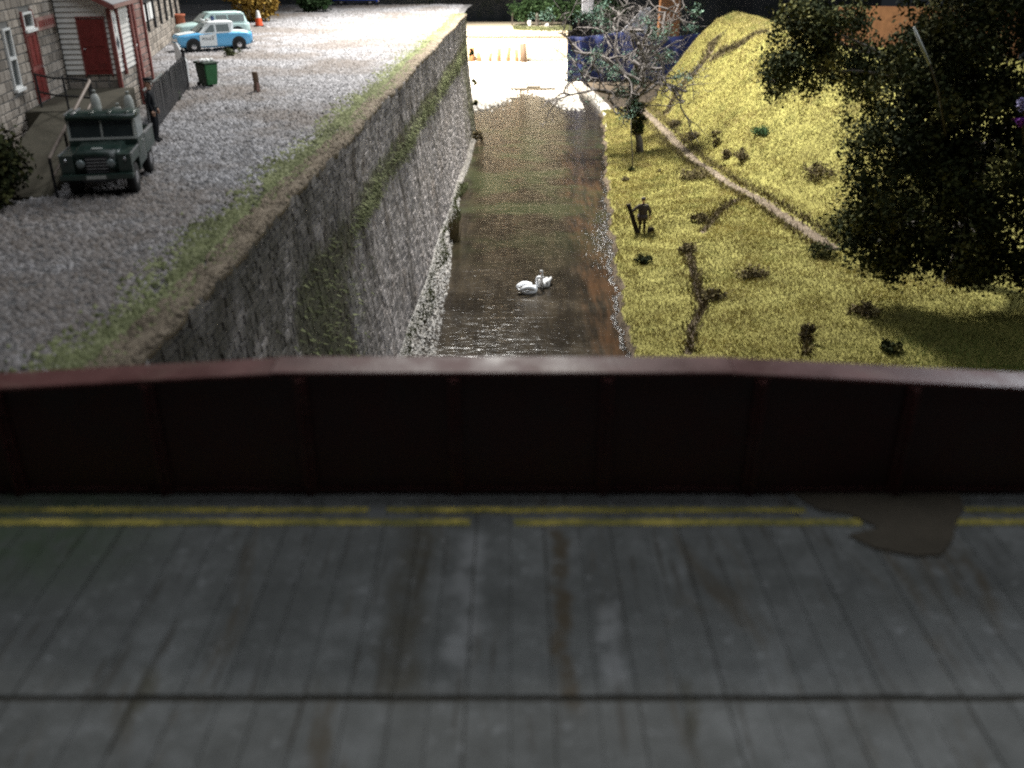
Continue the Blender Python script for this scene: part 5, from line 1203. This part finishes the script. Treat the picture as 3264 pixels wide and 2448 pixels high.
n = 5200; Y = 97 + 14 * rng.random(n) ** .7; X = rng.uniform(-5.2, 7.4, n); ed = 105 + 4 * np.sin(X * .55 + .6) + 7 * np.exp(-((X - 1.5) / 2.6) ** 2); keep = rng.random(n) < np.clip(1 - (ed - Y) / 9, .03, 1) ** 2.2; X, Y = X[keep], Y[keep]; n = len(X)
tag(pebbles('apron_shingle', X, Y, np.full(n, -10.0), rng.uniform(.06, .26, n), rng.random(n), MT['quay']), 'pale shingle breaking the edge of the bright stone apron', 'shingle', kind='stuff')
# pale stone quay along the right bank
qy = empty('stone_quay', (9, 100, -10)); tag(qy, 'pale stone quay edging the river beyond the gnarled tree', 'quay')
edge = [(8.55, 86), (9.0, 92), (8.9, 98), (8.4, 105), (7.7, 112), (7.1, 120), (7.2, 130), (7.4, 139.3)]; k = 0
for (ax, ay), (bx_, by) in zip(edge[:-1], edge[1:]):
    for j3 in range(4):
        t0, t1 = j3 / 4, (j3 + 1) / 4 - .012; x0, y0 = ax + (bx_ - ax) * t0, ay + (by - ay) * t0; x1, y1 = ax + (bx_ - ax) * t1, ay + (by - ay) * t1
        zt = .42 + random.uniform(-.02, .02); q = MB(); q.hexa([(x0 - 9, y0 - 100, -.6), (x0 - 9 + 1.1, y0 - 100, -.6), (x1 - 9 + 1.1, y1 - 100, -.6), (x1 - 9, y1 - 100, -.6), (x0 - 9, y0 - 100, zt), (x0 - 9 + 1.1, y0 - 100, zt), (x1 - 9 + 1.1, y1 - 100, zt), (x1 - 9, y1 - 100, zt)], random.random()); q.build('slab', MT['quay'], qy, bevel=.03)
m = MB(); m.prism([(8.9, 95.35, -9.72)] + [(x + 1.05, y, -9.72) for x, y in edge[2:]] + [(34, 139.3, -9.72), (34, 95.35, -9.72)], (0, 0, .1)); tag(m.build('far_bank', MT['bed']), kind='structure')

# ------------------------------------------------------------------ backdrop of the layout
q = MB(); q.bbox(-60, 60, 162, 163, -14, 40); tag(q.build('backdrop', MT['drop']), 'dark hall wall behind the whole layout', 'wall', kind='structure')
def drape(name, x0, x1, y, z0, z1, m, label, amp=.5):
    e = MB(); nx_, nz_ = 60, 8; v = []
    for k in range(nz_ + 1):
        for i_ in range(nx_ + 1):
            x = x0 + (x1 - x0) * i_ / nx_; t = k / nz_; v.append((x, y + amp * math.sin(x * 2.1 + 1.2 * math.sin(x * .7)) * (1.1 - .6 * t) + .15 * math.sin(k + x), z0 + (z1 - z0) * t + .25 * math.sin(x * .6) * t))
    f = [(k * (nx_ + 1) + i_, k * (nx_ + 1) + i_ + 1, (k + 1) * (nx_ + 1) + i_ + 1, (k + 1) * (nx_ + 1) + i_) for k in range(nz_) for i_ in range(nx_)]
    e.add(v, f); o = e.build(name, m, smooth=True); md = o.modifiers.new('thickness', 'SOLIDIFY'); md.thickness = .08
    return tag(o, label, 'cloth')
drape('blue_drape', 6.6, 30, 116, -9.7, -4.3, MT['cloth'], 'dark blue cloth hanging behind the gnarled tree')
def sheet(name, poly, y, m, label, cat, th=.25):
    q = MB(); q.prism([(x, y, z) for x, z in poly], (0, th, 0)); return tag(q.build(name, m, bevel=.03), label, cat)
sheet('display_board', [(12.6, -4.6), (16.3, -4.9), (16.4, -1.4), (15.4, -1.6)], 117.5, MT['board'], 'pale grey display board corner behind the blue cloth', 'board')
sheet('display_board', [(8.5, -2.4), (9.9, -2.4), (9.9, 1.5), (8.5, 1.5)], 121, MT['board'], 'pale grey board seen between the upper twisted branches', 'board')
sheet('tan_post', [(17.7, -9.6), (20.4, -9.6), (20.2, 1.5), (17.9, 1.5)], 119.5, MT['brownpost'], 'tan brown post behind the hill crest', 'post', 1.6)
sheet('glimpse_sheet', [(33, -6), (52, -6), (52, -.4), (33, -.2)], 100, MT['brownpost'], 'tan sheet added for orange lit glimpses through the dark leaves at the top right corner', 'board', .6)  # added sheet, its tan stands in for lit ground behind the leaves
